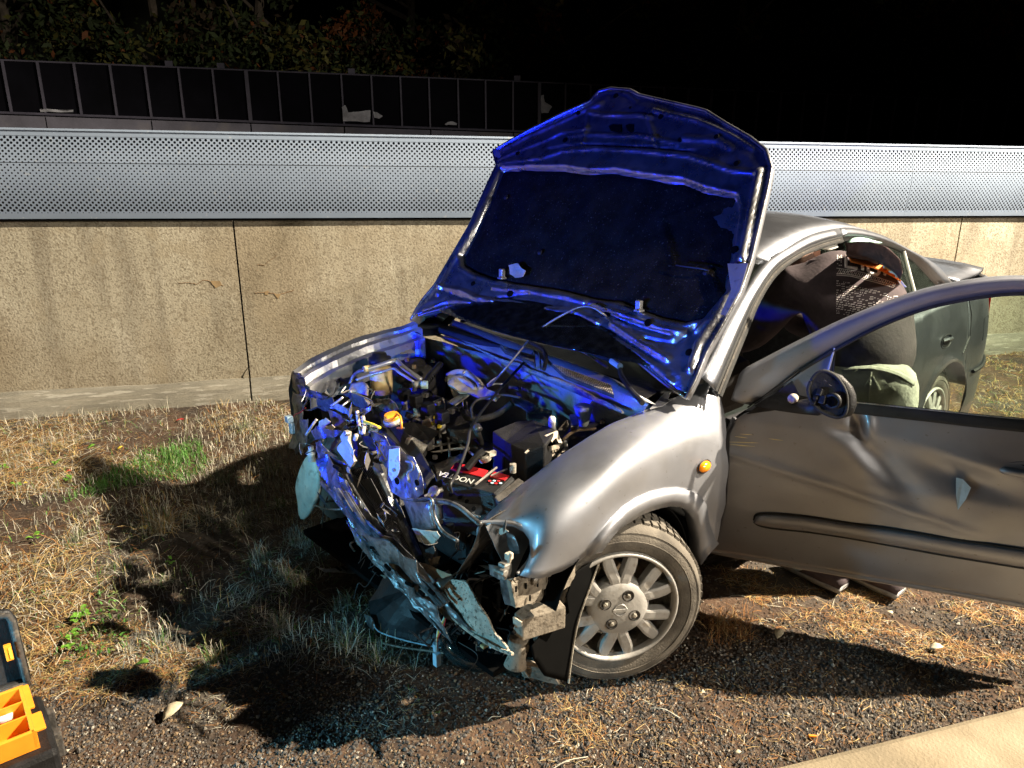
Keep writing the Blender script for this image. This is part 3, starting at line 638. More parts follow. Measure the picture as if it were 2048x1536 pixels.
mk('indicator_gasket', tube([ic+R_@Vector((math.cos(a)*.0335, math.sin(a)*.0215, 0)) for a in np.linspace(0, 6.28, 28)], .0025, 5), M['pdark'], fen)
# ---- other fender (far side), seen edge on
ro = [(582, 742), (610, 722), (638, 706), (706, 677), (768, 659), (807, 650), (828, 641)]; ri = [(618, 765), (650, 745), (685, 727), (742, 703), (790, 688), (829, 674), (850, 668)]
zo = np.linspace(.74, .93, 7); zi = np.linspace(.74, .90, 7); colsr = []
for k in range(7):
    A = Pz(*ro[k], zo[k]); Bq = Pz(*ri[k], zi[k]); d = Bq-A
    colsr.append([A-EY*.03-UP*.42, A-EY*.045-UP*.10, A-UP*.015, A+d*.12+UP*.006, A+d*.34+UP*.004, A+d*.36-UP*.014, A+d*.5-UP*.012, A+d*.55+UP*.004, A+d*.75+UP*.006, A+d*.80-UP*.022, Bq-UP*.02, Bq-UP*.13])
rows_ = list(zip(*[spl(list(r), 4) for r in zip(*colsr)])); V = [p+noise.noise_vector(p*16)*.004 for r in rows_ for p in r]; w = len(rows_[0])
mk('front_fender', (V, [[i*w+j, (i+1)*w+j, (i+1)*w+j+1, i*w+j+1] for i in range(len(rows_)-1) for j in range(w-1)]), M['paint_in'], car, solid=.002)['label'] = 'buckled fender edge on the wall side'
# ---- inner wings, bay floor, firewall
def poly(name, pts, m, par=None, **k): return crumple(name, pts, m, par or car, **k)
poly('inner_wing', [Pz(x, y, z) for x, y, z in [(618, 768, .70), (700, 722, .72), (780, 694, .76), (850, 680, .80), (880, 715, .76), (850, 775, .68), (780, 790, .60), (700, 800, .58), (640, 800, .62)]], M['pdusty'], amp=.012, cuts=6, freq=7, seed=3)
poly('inner_wing', [C(.42, .60, .66), C(-.34, .64, .82), C(-.34, .50, .74), C(-.1, .44, .62), C(.25, .47, .50), C(.45, .5, .45)], M['pdusty'], amp=.010, cuts=6, freq=8, seed=4)
poly('inner_wing', [C(.42, .61, .66), C(-.34, .655, .86), C(-.34, .66, .40), C(.30, .62, .40)], M['paint_in'], amp=.006, cuts=4, seed=5)
mk('bay_undertray', box(C(-.02, 0, .14), (.85, 1.25, .02)), M['blackhole'], car)
mk('subframe', join(box(C(-.05, 0, .22), (.16, 1.1, .07)), tube([C(.3, .45, .3), C(-.2, .42, .25)], .04, 8), tube([C(.3, -.45, .3), C(-.2, -.42, .25)], .04, 8)), M['pdark'], car)
def fwz(y): return .865
V, Fc = [], []
for i in range(41):
    y = -.73+1.42*i/40
    for j in range(17):
        z = .36+.505*j/16; q = C(-.33-.02*math.cos(y*2.2)+.018*math.sin(z*17+y*2), y, z); V.append(q+EX*(.022*noise.noise(Vector((y*5, z*6, 1)))))
for i in range(40):
    for j in range(16): a = i*17+j; Fc.append([a, a+17, a+18, a+1])
mk('firewall', (V, Fc), M['paint_in'], car, smooth=True, solid=.002)
sealp = [(860, 663), (889, 676), (933, 689), (957, 698), (992, 715), (1018, 724), (1050, 736), (1109, 759), (1153, 777), (1182, 794), (1212, 806), (1235, 818), (1246, 826)]
sp = spl([Pz(x, y, .868) for x, y in sealp], 5); mk('hood_seal', tube([p+noise.noise_vector(p*25)*.005 for p in sp], [.005, .009, .006, .009, .007, .01, .005], 7), M['seal'], car)
ca = [(889, 668), (945, 690), (1006, 712), (1071, 738), (1153, 772), (1220, 800), (1285, 826)]; cb = [(906, 640), (962, 660), (1030, 686), (1090, 708), (1160, 732), (1222, 757), (1300, 806)]
V = []; 
for (a, b_) in zip([Vector((*p, 0)) for p in ca], [Vector((*p, 0)) for p in cb]):
    A = Pz(a.x, a.y, .875); Bq = Pz(b_.x, b_.y, .93); V += [A-UP*.03, A, A.lerp(Bq, .5)+UP*.004, Bq, Bq-EX*.03-UP*.012]
mk('cowl_panel', (V, [[i*5+j, i*5+5+j, i*5+6+j, i*5+1+j] for i in range(6) for j in range(4)]), M['paint_in'], car, smooth=True, solid=.002)
mk('cowl_tray', box(C(-.50, -.02, .895), (.26, 1.30, .03)), M['pdark'], car, bevel=.008)
# cowl grille: perforated plates
for qd in ([(1103, 727), (1222, 770), (1228, 790), (1130, 752)], [(1000, 690), (1070, 712), (1068, 726), (1010, 702)]):
    P4 = [Pz(x, y, .935) for x, y in qd]; V = []; Fc = []; nu, nv = 26, 6
    for i in range(nu):
        for j in range(nv):
            u0, u1, v0, v1 = (i+.12)/nu, (i+.62)/nu, (j+.15)/nv, (j+.68)/nv
            for (u, v) in ((u0, v0), (u1, v0), (u1, v1), (u0, v1)): V.append(P4[0].lerp(P4[1], u).lerp(P4[3].lerp(P4[2], u), v)+UP*.0025)
            k = len(V)-4; Fc.append([k, k+1, k+2, k+3])
    gp = mk('cowl_grille', prism(P4, -UP*.012), M['pdusty'], car); mk('grille_mesh', (V, Fc), M['seal'], gp, solid=.001)
wa = tube(spl([Pz(1058, 683, .95), Pz(1085, 698, .965), Pz(1092, 715, .955), Pz(1088, 738, .94)], 5), .008, 8); mk('wiper_arm', wa, M['pdark'], car)
wa = join(tube(spl([Pz(1178, 705, .97), Pz(1232, 726, .97), Pz(1243, 752, .955), Pz(1262, 780, .94), Pz(1285, 806, .93)], 5), .009, 8), tube([Pz(1000, 655, .99), Pz(1178, 705, .975)], .006, 6)); mk('wiper_arm', wa, M['pdark'], car)
mk('wiper_joint', tube([Pz(1224, 722, .975), Pz(1240, 733, .975)], .012, 10), M['white'], car)
mk('yellow_clip', box(Pz(1099, 673, .99), (.012, .035, .014)), M['yellow'], car, bevel=.003)
mk('wiper_linkage', join(tube([Pz(1068, 700, .93), Pz(1070, 735, .90)], .004, 6), tube([Pz(1078, 702, .93), Pz(1082, 738, .90)], .004, 6), tube(spl([Pz(1100, 668, .96), Pz(1130, 690, .97), Pz(1170, 705, .96), Pz(1215, 735, .95)], 4), .005, 6)), M['steel'], car)
poly('scuttle_plate', [Pz(x, y, .92) for x, y in [(1250, 752), (1300, 765), (1312, 785), (1290, 800), (1272, 795)]], M['pdusty'], amp=.004, cuts=2)
poly('hinge_plate', [Pz(x, y, z) for x, y, z in [(1385, 690, 1.08), (1407, 697, 1.07), (1396, 740, 1.0), (1386, 775, .95), (1366, 800, .92), (1372, 770, .95)]], M['paint_in'], amp=.002, cuts=2)
mk('hinge_bolt', join(*[lathe([(.012, 0), (.012, .008), (.006, .012)], Pz(x, y, .99)+EX*.01, EX, 10) for x, y in ((1382, 697), (1383, 720), (1370, 735))]), M['steel'], car)
poly('hinge_plate', [Pz(x, y, z) for x, y, z in [(822, 640, .95), (845, 612, .99), (862, 606, 1.0), (850, 640, .94), (838, 650, .92)]], M['paint_in'], amp=.004, cuts=2, seed=8)
poly('fender_corner_bracket', [Pz(x, y, .90) for x, y in [(1300, 818), (1330, 785), (1345, 782), (1336, 800), (1352, 796), (1325, 812)]], M['paint_in'], amp=.003, cuts=2)
# ---- roof, pillars, glass
outer = [(1406, 757), (1432, 703), (1463, 637), (1498, 575), (1536, 523), (1571, 498), (1621, 470), (1678, 457), (1716, 458), (1764, 471), (1811, 495), (1868, 527), (1906, 566)]
def Pr(px, py):  # side surface, rolled inward on the upper roof rail
    return Ps(px, py, 0)
O3 = [tocar(Pr(*p)) for p in outer]
inn = [(1440, 795), (1459, 745), (1490, 668), (1517, 602), (1549, 552), (1590, 519), (1634, 499), (1683, 484), (1720, 481), (1761, 487), (1805, 501), (1836, 526), (1878, 572)]
I3 = [tocar(Pr(*p)-EY*.0) for p in inn]
def CL(q): return C(q[0], q[1], q[2])
def mirror(q): return Vector((q[0], -q[1], q[2]))
for sgn in (1, -1):
    A = spl([CL(q if sgn > 0 else mirror(q)) for q in O3], 4); Bq = spl([CL(q if sgn > 0 else mirror(q)) for q in I3], 4)
    n0 = 7*4
    for (a, b_, nm) in ((0, n0+1, 'door_frame_rail'), (n0, len(A), 'rear_pillar_rail')):
        L_ = []
        for k in range(a, b_):
            p, q = A[k], Bq[k]; L_.append([p-EY*sgn*.02+UP*.0, p, p.lerp(q, .35)+EY*sgn*.010, p.lerp(q, .62)+EY*sgn*.006, p.lerp(q, .66)-EY*sgn*.008, q-EY*sgn*.010, q-EY*sgn*.05])
        V = [p for c in L_ for p in c]; m = 7
        mk(nm, (V, [[i*m+j, (i+1)*m+j, (i+1)*m+j+1, i*m+j+1] for i in range(len(L_)-1) for j in range(m-1)]), M['paint_shaded'], car, smooth=True, solid=.003)
    if sgn > 0:
        for off, r, mm in ((.45, .004, 'pdark'), (.66, .0055, 'rubber'), (.80, .005, 'pdusty'), (.93, .007, 'rubber')):
            mk('pillar_seal', tube([A[k].lerp(Bq[k], off)+EY*.006 for k in range(0, n0+1)], r, 6), M[mm], car)
V, Fc = [], []; nc = 13; RF = spl([Vector(q) for q in O3[4:11]], 4)
for k, q in enumerate(RF):
    e = math.sin(math.pi*min(1, k/(len(RF)-1)))
    for j in range(nc):
        t = 1-2*j/(nc-1); V.append(C(q.x+(.10*(1-t*t) if k < 6 else .10*(1-t*t)*max(0, 1-(k-6)/12)), q.y*t, q.z+.052*(1-t**4)*(.55+.45*e)))
Fc = [[i*nc+j, (i+1)*nc+j, (i+1)*nc+j+1, i*nc+j+1] for i in range(len(RF)-1) for j in range(nc-1)]
mk('roof', (V, Fc), M['paint_shaded'], car, smooth=True, solid=.004)
for nm, rng_, bul in (('windscreen', O3[0:5], .16), ('rear_window', O3[10:13], -.12)):
    RF2 = spl([Vector(q) for q in rng_], 4); V = []
    for k, q in enumerate(RF2):
        for j in range(nc): t = 1-2*j/(nc-1); V.append(C(q.x+bul*(1-t*t), (abs(q.y)-.01)*t, q.z+.03*(1-t**4)))
    mk(nm, (V, [[i*nc+j, (i+1)*nc+j, (i+1)*nc+j+1, i*nc+j+1] for i in range(len(RF2)-1) for j in range(nc-1)]), M['glass'], car, smooth=True, solid=.004)
# side windows of the rear door and quarter glass
bar = [Ps(1808, 503, -.004), Ps(1830, 587, -.004)]
mk('window_divider', tube(bar, .0075, 8), M['white'], car)
for sgn in (1, -1):
    pts = [tocar(Ps(*p, -.012)) for p in [(1688, 486), (1720, 484), (1761, 490), (1800, 503), (1830, 527), (1872, 572), (1868, 600), (1700, 640)]]
    mk('rear_side_window', prism([C(q.x, q.y*sgn, q.z) for q in pts], EY*(-.004*sgn)), M['glass'], car)
# ---- body side behind the front door
def ysd(x, z): return yside(z)-max(0, -x-2.95)**2*.55
def archz(x, cx0=-2.535, r=.345):
    d = abs(x-cx0); return .30+math.sqrt(max(0, r*r-d*d)) if d < r else .20
for sgn in (1, -1):
    for (x0, x1, nm) in ((-1.70, -2.78, 'rear_door'), (-2.785, -3.50, 'rear_quarter_panel')) if sgn > 0 else ((-.62, -1.69, 'front_door'), (-1.70, -2.78, 'rear_door'), (-2.785, -3.50, 'rear_quarter_panel')):
        V = []; nx, nz = 44, 16
        for i in range(nx):
            x = x0+(x1-x0)*i/(nx-1); zb = archz(x); zt = .955 if x > -2.9 else .955+.03*min(1, (-x-2.9)*4)
            for j in range(nz):
                z = zb+(zt-zb)*j/(nz-1); fl = .012*math.exp(-((z-zb)/.03)**2) if zb > .21 else 0
                V.append(C(x, (ysd(x, z)+fl-.004*(.5 < z < .54))*sgn, z))
        o = mk(nm, (V, [[i*nz+j, (i+1)*nz+j, (i+1)*nz+j+1, i*nz+j+1] for i in range(nx-1) for j in range(nz-1)]), M['paint_shaded'], car, smooth=True, solid=.003)
        if nm == 'rear_door' and sgn > 0:
            h = Ps(1893, 683, .003)
            mk('door_handle', join(tube([h+EX*.055+UP*.012, h+EX*.02+UP*.016+EY*.012, h-EX*.03+UP*.014+EY*.014, h-EX*.058+UP*.008], .009, 8)), M['paint_shaded'], o)
            mk('handle_recess', tube([h+EX*(.07*math.cos(a))+UP*(.036*math.sin(a)) for a in np.linspace(0, 6.28, 20)], .0035, 5), M['pdark'], o)
            mk('handle_cup', prism([h+EX*(.05*math.cos(a))+UP*(.024*math.sin(a)-.006)-EY*.002 for a in np.linspace(0, 6.0, 14)], EY*.004), M['pdark'], o)
        if nm == 'rear_quarter_panel' and sgn > 0:
            mk('bumper_strip', tube([C(x, ysd(x, .52)+.008, .52) for x in np.linspace(-2.92, -3.48, 12)], .011, 6), M['pdark'], o)
            f0 = [(-3.02, .80), (-3.02, .68), (-3.15, .68), (-3.15, .80), (-3.02, .80)]
            mk('fuel_flap_gap', tube([C(x, ysd(x, z)+.002, z) for x, z in f0], .0022, 5), M['pdark'], o)
    mk('door_gap', tube([C(x, ysd(x, z)*sgn+.002*sgn, z) for x, z in ((-2.80, .95), (-2.82, .85), (-2.80, .74), (-2.72, .66))], .004, 5), M['pdark'], car)
    mk('sill', box(C(-1.25, .725*sgn, .22), (.95, .10, .14)), M['pdusty'], car, bevel=.02)
    tl = [C(-3.36, ysd(-3.36, .8)*sgn, .88), C(-3.50, (ysd(-3.5, .8)-.0)*sgn, .90), C(-3.52, (ysd(-3.5, .8)-.02)*sgn, .70), C(-3.38, ysd(-3.38, .7)*sgn, .70)]
    mk('tail_lamp', prism(tl, EY*(.012*sgn)), M['redlens'], car, bevel=.006)
    mk('wheel_arch_liner', lathe([(.345, -.0), (.345, .22), (.05, .24)], C(-2.535, (.80-.25 if sgn > 0 else -.80+.01), .30) if False else C(-2.535, .53*sgn, .30), EY*sgn, 24, cap=False), M['blackhole'], car)
V = []; nx, ny = 12, 12
for i in range(nx):
    for j in range(ny):
        x = -3.02-.46*i/(nx-1); y = .66*(1-2*j/(ny-1)); V.append(C(x, y*(1-.03*i/nx), .985+.03*(1-(y/.66)**4)+.05*max(0, (i-8)/3)**2*.4))
mk('boot_lid', (V, [[i*ny+j, (i+1)*ny+j, (i+1)*ny+j+1, i*ny+j+1] for i in range(nx-1) for j in range(ny-1)]), M['paint_shaded'], car, smooth=True, solid=.02)
mk('rear_bumper', box(C(-3.50, 0, .62), (.06, 1.36, .70)), M['paint_shaded'], car, bevel=.03)
# interior
mk('floor_pan', box(C(-1.7, 0, .21), (2.2, 1.35, .03)), M['blackhole'], car)
mk('dashboard', box(C(-.80, 0, .82), (.34, 1.28, .22)), M['pdark'], car, bevel=.05)
mk('steering_wheel', join(tube([C(-1.02, .36, .88)+(EY*math.cos(a)+(UP*.85+EX*.45)*math.sin(a))*.18 for a in np.linspace(0, 6.283, 30)], .014, 8), tube([C(-.95, .36, .86), C(-1.03, .36, .88)], .05, 10)), M['pdark'], car)
for y in (.36, -.36):
    mk('front_seat', join(box(C(-1.35, y, .48), (.5, .5, .16)), box(C(-1.66, y, .83), (.13, .48, .62)), box(C(-1.72, y, 1.19), (.09, .26, .16))), mat('seat_cloth', (.03, .03, .035), .95, 0, .4, 40), car, bevel=.04)
mk('rear_seat', join(box(C(-2.25, 0, .46), (.5, 1.25, .18)), box(C(-2.58, 0, .75), (.14, 1.25, .55))), M['pdark'], car, bevel=.05)
mk('centre_pillar', prism([C(-1.66, .70, .25), C(-1.84, .70, .25), C(-1.80, .60, 1.30), C(-1.72, .60, 1.30)], -EY*.05), M['pdark'], car)
M['bag'] = mat('pale_teal_airbag', (.42, .60, .56), .8, 0, .15, 15, .4, 60)
poly('curtain_airbag', [Ps(x, y, -.05) for x, y in [(1566, 540), (1590, 522), (1618, 512), (1636, 512), (1640, 522), (1620, 530), (1596, 536), (1572, 548)]], M['bag'], amp=.012, cuts=4, solid=.01, smooth=True)
poly('grab_handle', [Ps(x, y, -.02) for x, y in [(1590, 516), (1630, 492), (1655, 483), (1672, 488), (1674, 495), (1660, 501), (1640, 497), (1605, 514)]], M['white'], amp=.003, cuts=2, solid=.012, smooth=True)
mk('seat_belt', prism([C(-1.74, .60, 1.22), C(-1.78, .60, 1.22), C(-1.78, .5, .8), C(-1.74, .5, .8)], -EY*.003), M['wire'], car)
# ---- wheels
def make_wheel(c, nrm_, first=True):
    nrm_ = Vector(nrm_).normalized(); w = []
    wl_ = empty('wheel_tmp', c, None, None); bpy.data.objects.remove(wl_)
    tyre = lathe([(.195, -.175), (.225, -.19), (.268, -.185), (.287, -.17), (.291, -.15), (.293, -.10), (.292, -.045), (.288, -.022), (.280, -.006), (.262, .003), (.235, .006), (.212, .001), (.203, -.006), (.198, -.016)], c, nrm_, 72, cap=False)
    t = mk('wheel', tyre, M['tyre'], car, smooth=True)
    u = nrm_.cross(UP).normalized()*-1; up2 = u.cross(nrm_)*1; up2 = up2 if up2.z > 0 else -up2
    u = up2.cross(nrm_); 
    def pt(r, a, h): return c+(u*math.cos(a)+up2*math.sin(a))*r+nrm_*h
    # tread blocks on the shoulder
    tb = []
    for k in range(60):
        a = k/60*2*math.pi
        for (h0, h1, da) in ((-.030, -.060, .0), (-.068, -.098, .05), (-.106, -.136, .0)):
            q = [pt(.2925, a+da-.036, h0), pt(.2925, a+da+.036, h0), pt(.2955, a+da+.030, h1), pt(.2955, a+da-.042, h1)]; q = [pt(.298, a+da-.036, h0), pt(.298, a+da+.036, h0), pt(.2995, a+da+.030, h1), pt(.2995, a+da-.042, h1)]
            tb.append((q+[p-(p-c-nrm_*((p-c).dot(nrm_))).normalized()*.008 for p in q], [[0, 1, 2, 3], [0, 4, 5, 1], [1, 5, 6, 2], [2, 6, 7, 3], [3, 7, 4, 0]]))
    o = mk('tread_blocks', join(*tb), M['tyre'], t); o['kind'] = 'stuff'
    mk('sidewall_rib', join(tube([pt(.245, a, .0065) for a in np.linspace(0, 2*math.pi, 60)], .0018, 5), tube([pt(.272, a, .0005) for a in np.linspace(0, 2*math.pi, 60)], .0016, 5)), M['tyre'], t)
    mk('rim_barrel', lathe([(.198, -.016), (.188, -.03), (.178, -.08), (.172, -.15), (.03, -.155)], c, nrm_, 48, cap=False), M['dirtmetal'], t, smooth=True)
    mk('brake_disc', lathe([(.10, -.09), (.13, -.088), (.13, -.10), (.05, -.11)], c, nrm_, 32), M['rust'], t)
    mk('cover_ring', lathe([(.184, -.02), (.187, .0), (.191, .006), (.196, .008), (.200, .006), (.203, .0), (.203, -.01)], c, nrm_, 72, cap=False), M['alloy'], t, smooth=True)
    hub = lathe([(.0001, .012), (.03, .0125), (.07, .010), (.092, .005), (.103, -.006), (.106, -.04), (.06, -.05)], c, nrm_, 48, cap=False)
    mk('hub_cover', hub, M['alloy'], t, smooth=True)
    for k in range(12):
        a0 = math.radians(90+60*(k//2)+(13.5 if k % 2 else -13.5)); am = math.radians(90+60*(k//2)+(7 if k % 2 else -7))
        rows2 = []
        for r, aa, hw, h in ((.082, am, .020, .004), (.108, am*.6+a0*.4, .0195, .004), (.138, am*.15+a0*.85, .0200, .001), (.165, a0, .0195, -.003), (.188, a0, .0165, -.006)):
            p = pt(r, aa, h); tdir = (u*-math.sin(aa)+up2*math.cos(aa)); rows2.append([p-tdir*hw-nrm_*.035, p-tdir*hw-nrm_*.003, p-tdir*hw*.55, p+tdir*hw*.55, p+tdir*hw-nrm_*.003, p+tdir*hw-nrm_*.035])
        V = [p for r in rows2 for p in r]; mk('spoke', (V, [[i*6+j, i*6+j+1, i*6+7+j, i*6+6+j] for i in range(4) for j in range(5)]+[[0, 1, 2, 3, 4, 5][::-1], [24+j for j in range(6)]]), M['alloy'], t, bevel=.002)
    for k in range(4):
        a = math.radians(63+90*k); mk('bolt_well', lathe([(.020, .0095), (.0205, .0135), (.0175, .014), (.016, .0115), (.0001, .0112)], pt(.056, a, -.0005), nrm_, 20), M['pdusty'], t, smooth=True)
        mk('wheel_bolt', lathe([(.0085, .009), (.0085, .0155), (.004, .017), (.0001, .017)], pt(.056, a, 0), nrm_, 6), M['alu'], t)
    mk('badge_ring', tube([pt(.0205, a, .0125) for a in np.linspace(0, 2*math.pi, 40)], .0028, 6), M['alloy'], t, smooth=True)
    R3 = Matrix((u, up2, nrm_)).transposed(); mk('badge_bar', box(c+nrm_*.014, (.050, .0105, .004), R3), M['alloy'], t, bevel=.001)
    return t, pt
WC = Pz(1238, 1216, .292); wn_ = Vector((.16, -.987, .0)).normalized()
wh, ptw = make_wheel(WC, wn_); wh['label'] = 'dusty front wheel turned toward the road'
make_wheel(C(-2.535, .795, .292), EY); 
for x in (0, -2.535): mk('wheel', lathe([(.18, -.17), (.27, -.18), (.291, -.15), (.291, -.04), (.27, 0), (.2, 0), (.1, -.02)], C(x, -.79, .292), -EY, 40), M['tyre'], car, smooth=True)
mk('front_arch_liner', loft([[C(0, y_, .31)+EX*(.34*math.cos(a_))+UP*(.34*math.sin(a_)) for y_ in (.81, .70, .50)] for a_ in np.linspace(.35, 3.3, 22)], 6), M['blackhole'], car, solid=.004)
mk('front_arch_liner', prism([C(0, .5, .31)+EX*(.34*math.cos(a_))+UP*(.34*math.sin(a_)) for a_ in np.linspace(0, 6.0, 20)], -EY*.01), M['blackhole'], car)
poly('black_corner_piece', [Pz(x, y, z) for x, y, z in [(826, 646, .90), (862, 628, .93), (915, 628, .94), (905, 645, .90), (880, 668, .88), (850, 674, .88), (830, 666, .89)]], M['pdark'], amp=.008, cuts=4, seed=44)  # black sheet added to close the see-through gap at the hinge corner
mk('brake_hose', tube(spl([ptw(.10, 2.2, -.06), ptw(.13, 1.2, -.05), C(0, .5, .45)], 5), .006, 6), M['rubber'], car)
# ================================================================ raised hood
def inpoly(U, Vv, P):
    ins = np.zeros(U.shape, bool)
    for i in range(len(P)):
        (x1, y1), (x2, y2) = P[i], P[(i+1) % len(P)]
        c = ((y1 > Vv) != (y2 > Vv)); ins ^= c & (U < x1+(Vv-y1)/(y2-y1+1e-12)*(x2-x1))
    return ins
def dline(U, Vv, P, closed=False):
    D = np.full(U.shape, 9.); Q = list(P)+([P[0]] if closed else [])
    for (x1, y1), (x2, y2) in zip(Q, Q[1:]):
        dx, dy = x2-x1, y2-y1; t = np.clip(((U-x1)*dx+(Vv-y1)*dy)/(dx*dx+dy*dy+1e-12), 0, 1)
        D = np.minimum(D, np.hypot(U-x1-t*dx, Vv-y1-t*dy))
    return D
def uv(px, py): p = Ph(px, py)-HP0; return (p.dot(EY), p.dot(HV))
def uvl(L): return [uv(*p) for p in L]
HOUT = [(822, 640), (832, 620), (845, 600), (870, 570), (905, 510), (940, 450), (975, 370), (994, 330), (986, 303), (1010, 288), (1050, 265), (1120, 230), (1180, 203), (1198, 183), (1222, 177), (1260, 180), (1278, 190), (1330, 202), (1395, 217), (1412, 222), (1450, 246), (1500, 275), (1532, 300), (1543, 335), (1536, 372), (1520, 440), (1502, 520), (1480, 585), (1446, 645), (1412, 705), (1390, 760), (1372, 795), (1340, 775), (1270, 718), (1210, 682), (1150, 652), (1080, 630), (990, 612), (900, 613), (845, 628)]
PAD = [(1003, 338), (1060, 334), (1130, 334), (1180, 342), (1230, 340), (1290, 350), (1370, 360), (1410, 376), (1478, 392), (1484, 415), (1476, 470), (1468, 530), (1455, 585), (1410, 640), (1370, 650), (1320, 640), (1240, 610), (1180, 600), (1110, 583), (1040, 572), (990, 563), (950, 550), (925, 535), (922, 512), (945, 470), (975, 405)]
hu, pu = uvl(HOUT), uvl(PAD); ha = np.array(hu); u0, v0 = ha.min(0)-.01; u1, v1 = ha.max(0)+.01
st = .0075; us = np.arange(u0, u1, st); vs_ = np.arange(v0, v1, st); U, Vv = np.meshgrid(us, vs_, indexing='ij')
# soft edge: move border nodes onto the outline
ins = inpoly(U, Vv, hu); dO = dline(U, Vv, hu, True); sd = np.where(ins, dO, -dO)
Hh = .012*np.clip(sd/.05, 0, 1)
def rib(L, w, a, closed=False):
    global Hh
    d = dline(U, Vv, uvl(L), closed); Hh += a*np.clip(1-d/w, 0, 1)**2*(3-2*np.clip(1-d/w, 0, 1))
inp = inpoly(U, Vv, pu); dP = dline(U, Vv, pu, True); sp_ = np.where(inp, dP, -dP); Hh -= .030*np.clip((sp_+.008)/.020, 0, 1)
rib(PAD, .016, .010, True)
for L, w, a in [([(1010, 300), (1060, 275), (1110, 255), (1180, 220), (1205, 212)], .022, .012), ([(1000, 322), (1040, 305), (1100, 282), (1130, 268), (1180, 262)], .014, .010),
                ([(1000, 330), (1090, 318), (1130, 305), (1200, 300), (1290, 305), (1380, 315), (1470, 345), (1515, 350)], .016, .011), ([(1095, 302), (1130, 296), (1180, 292), (1300, 298), (1390, 306)], .010, -.009),
                ([(1140, 275), (1200, 272), (1290, 276), (1360, 290)], .012, .010), ([(1180, 228), (1215, 234), (1280, 234), (1310, 240)], .012, .012), ([(1180, 232), (1176, 265), (1170, 290)], .012, .009),
                ([(1300, 240), (1310, 270), (1318, 300)], .012, .009), ([(1310, 225), (1400, 245), (1460, 270), (1510, 300)], .016, .011), ([(1370, 280), (1440, 285), (1465, 300)], .022, .010), ([(1200, 190), (1222, 186), (1260, 190), (1275, 205)], .012, .009),
                ([(1524, 345), (1512, 400), (1500, 460), (1488, 520)], .022, .022), ([(1486, 535), (1470, 580), (1440, 630), (1400, 690), (1385, 740)], .018, .018), ([(1452, 600), (1425, 640), (1395, 665)], .014, .012),
                ([(980, 400), (940, 480), (900, 545), (880, 590)], .018, .014), ([(880, 575), (930, 585), (960, 600), (990, 604)], .014, .014), ([(905, 590), (950, 605), (1010, 598), (1060, 590)], .010, -.010),
                ([(990, 578), (1060, 584), (1140, 598), (1190, 612), (1260, 636), (1330, 660), (1375, 668)], .012, .012), ([(1100, 620), (1160, 628), (1200, 648)], .016, .014), ([(1180, 610), (1240, 640), (1300, 662), (1340, 672)], .020, -.014),
                ([(1230, 650), (1290, 690), (1340, 720)], .018, .014), ([(860, 625), (900, 602), (990, 600), (1080, 615), (1150, 637), (1210, 665), (1280, 708), (1340, 750)], .011, .012), ([(1290, 680), (1350, 690), (1390, 660)], .02, -.012)]: rib(L, w, a)
lip = [(850, 622), (900, 607), (990, 606), (1080, 622), (1150, 644), (1210, 674), (1275, 712), (1345, 765)]; d = dline(U, Vv, uvl(lip)); Hh += .014*np.clip(1-d/.014, 0, 1)
rs2 = np.random.default_rng(1); Hh += (fbm(U+9, Vv+9, 9, 4, 77)-.5)*.010+(fbm(U+3, Vv+3, 30, 2, 7)-.5)*.003*(1-inp)
holes = [(1234, 195, 7), (1325, 237, 7), (1162, 231, 6), (1134, 284, 7), (1039, 309, 7), (1364, 284, 6), (1438, 280, 6), (1476, 331, 6), (950, 570, 6), (1024, 589, 9), (1214, 632, 10), (1302, 650, 8), (1472, 503, 8), (1382, 708, 7), (1263, 219, 3)]
hmask = np.zeros(U.shape, bool); hole_uv = []
for (x, y, r) in holes: c = uv(x, y); hole_uv.append((c, r/560)); 
keep = ins.copy()
idm = -np.ones(U.shape, int); idm[keep] = np.arange(keep.sum())
def Hpos(u, v, h): return HP0+EY*u+HV*v+HN*h
bow = lambda u, v: .035*(1-(u/.72)**2)-.02*((v-.45)/.5)**2
pts = []
hui = np.array(hu)
for i, j in zip(*np.where(keep)): pts.append(Hpos(U[i, j], Vv[i, j], Hh[i, j]))
Fc = []
k = keep[:-1, :-1] & keep[1:, :-1] & keep[1:, 1:] & keep[:-1, 1:]
for i, j in zip(*np.where(k)):
    Fc.append([int(idm[i, j]), int(idm[i+1, j]), int(idm[i+1, j+1]), int(idm[i, j+1])])
# stitch border to the true outline
hood = mk('raised_hood', (pts, Fc), M['hood_in'], car, smooth=True, solid=.0015)
rimp = [Ph(x, y, .004) for x, y in HOUT]; rp_ = []
for a, b_ in zip(rimp, rimp[1:]+rimp[:1]): rp_ += [a, a.lerp(b_, .5)]
mk('hem_edge', tube(rp_+[rp_[0]], .0075, 8), M['hood_in'], hood, smooth=True)
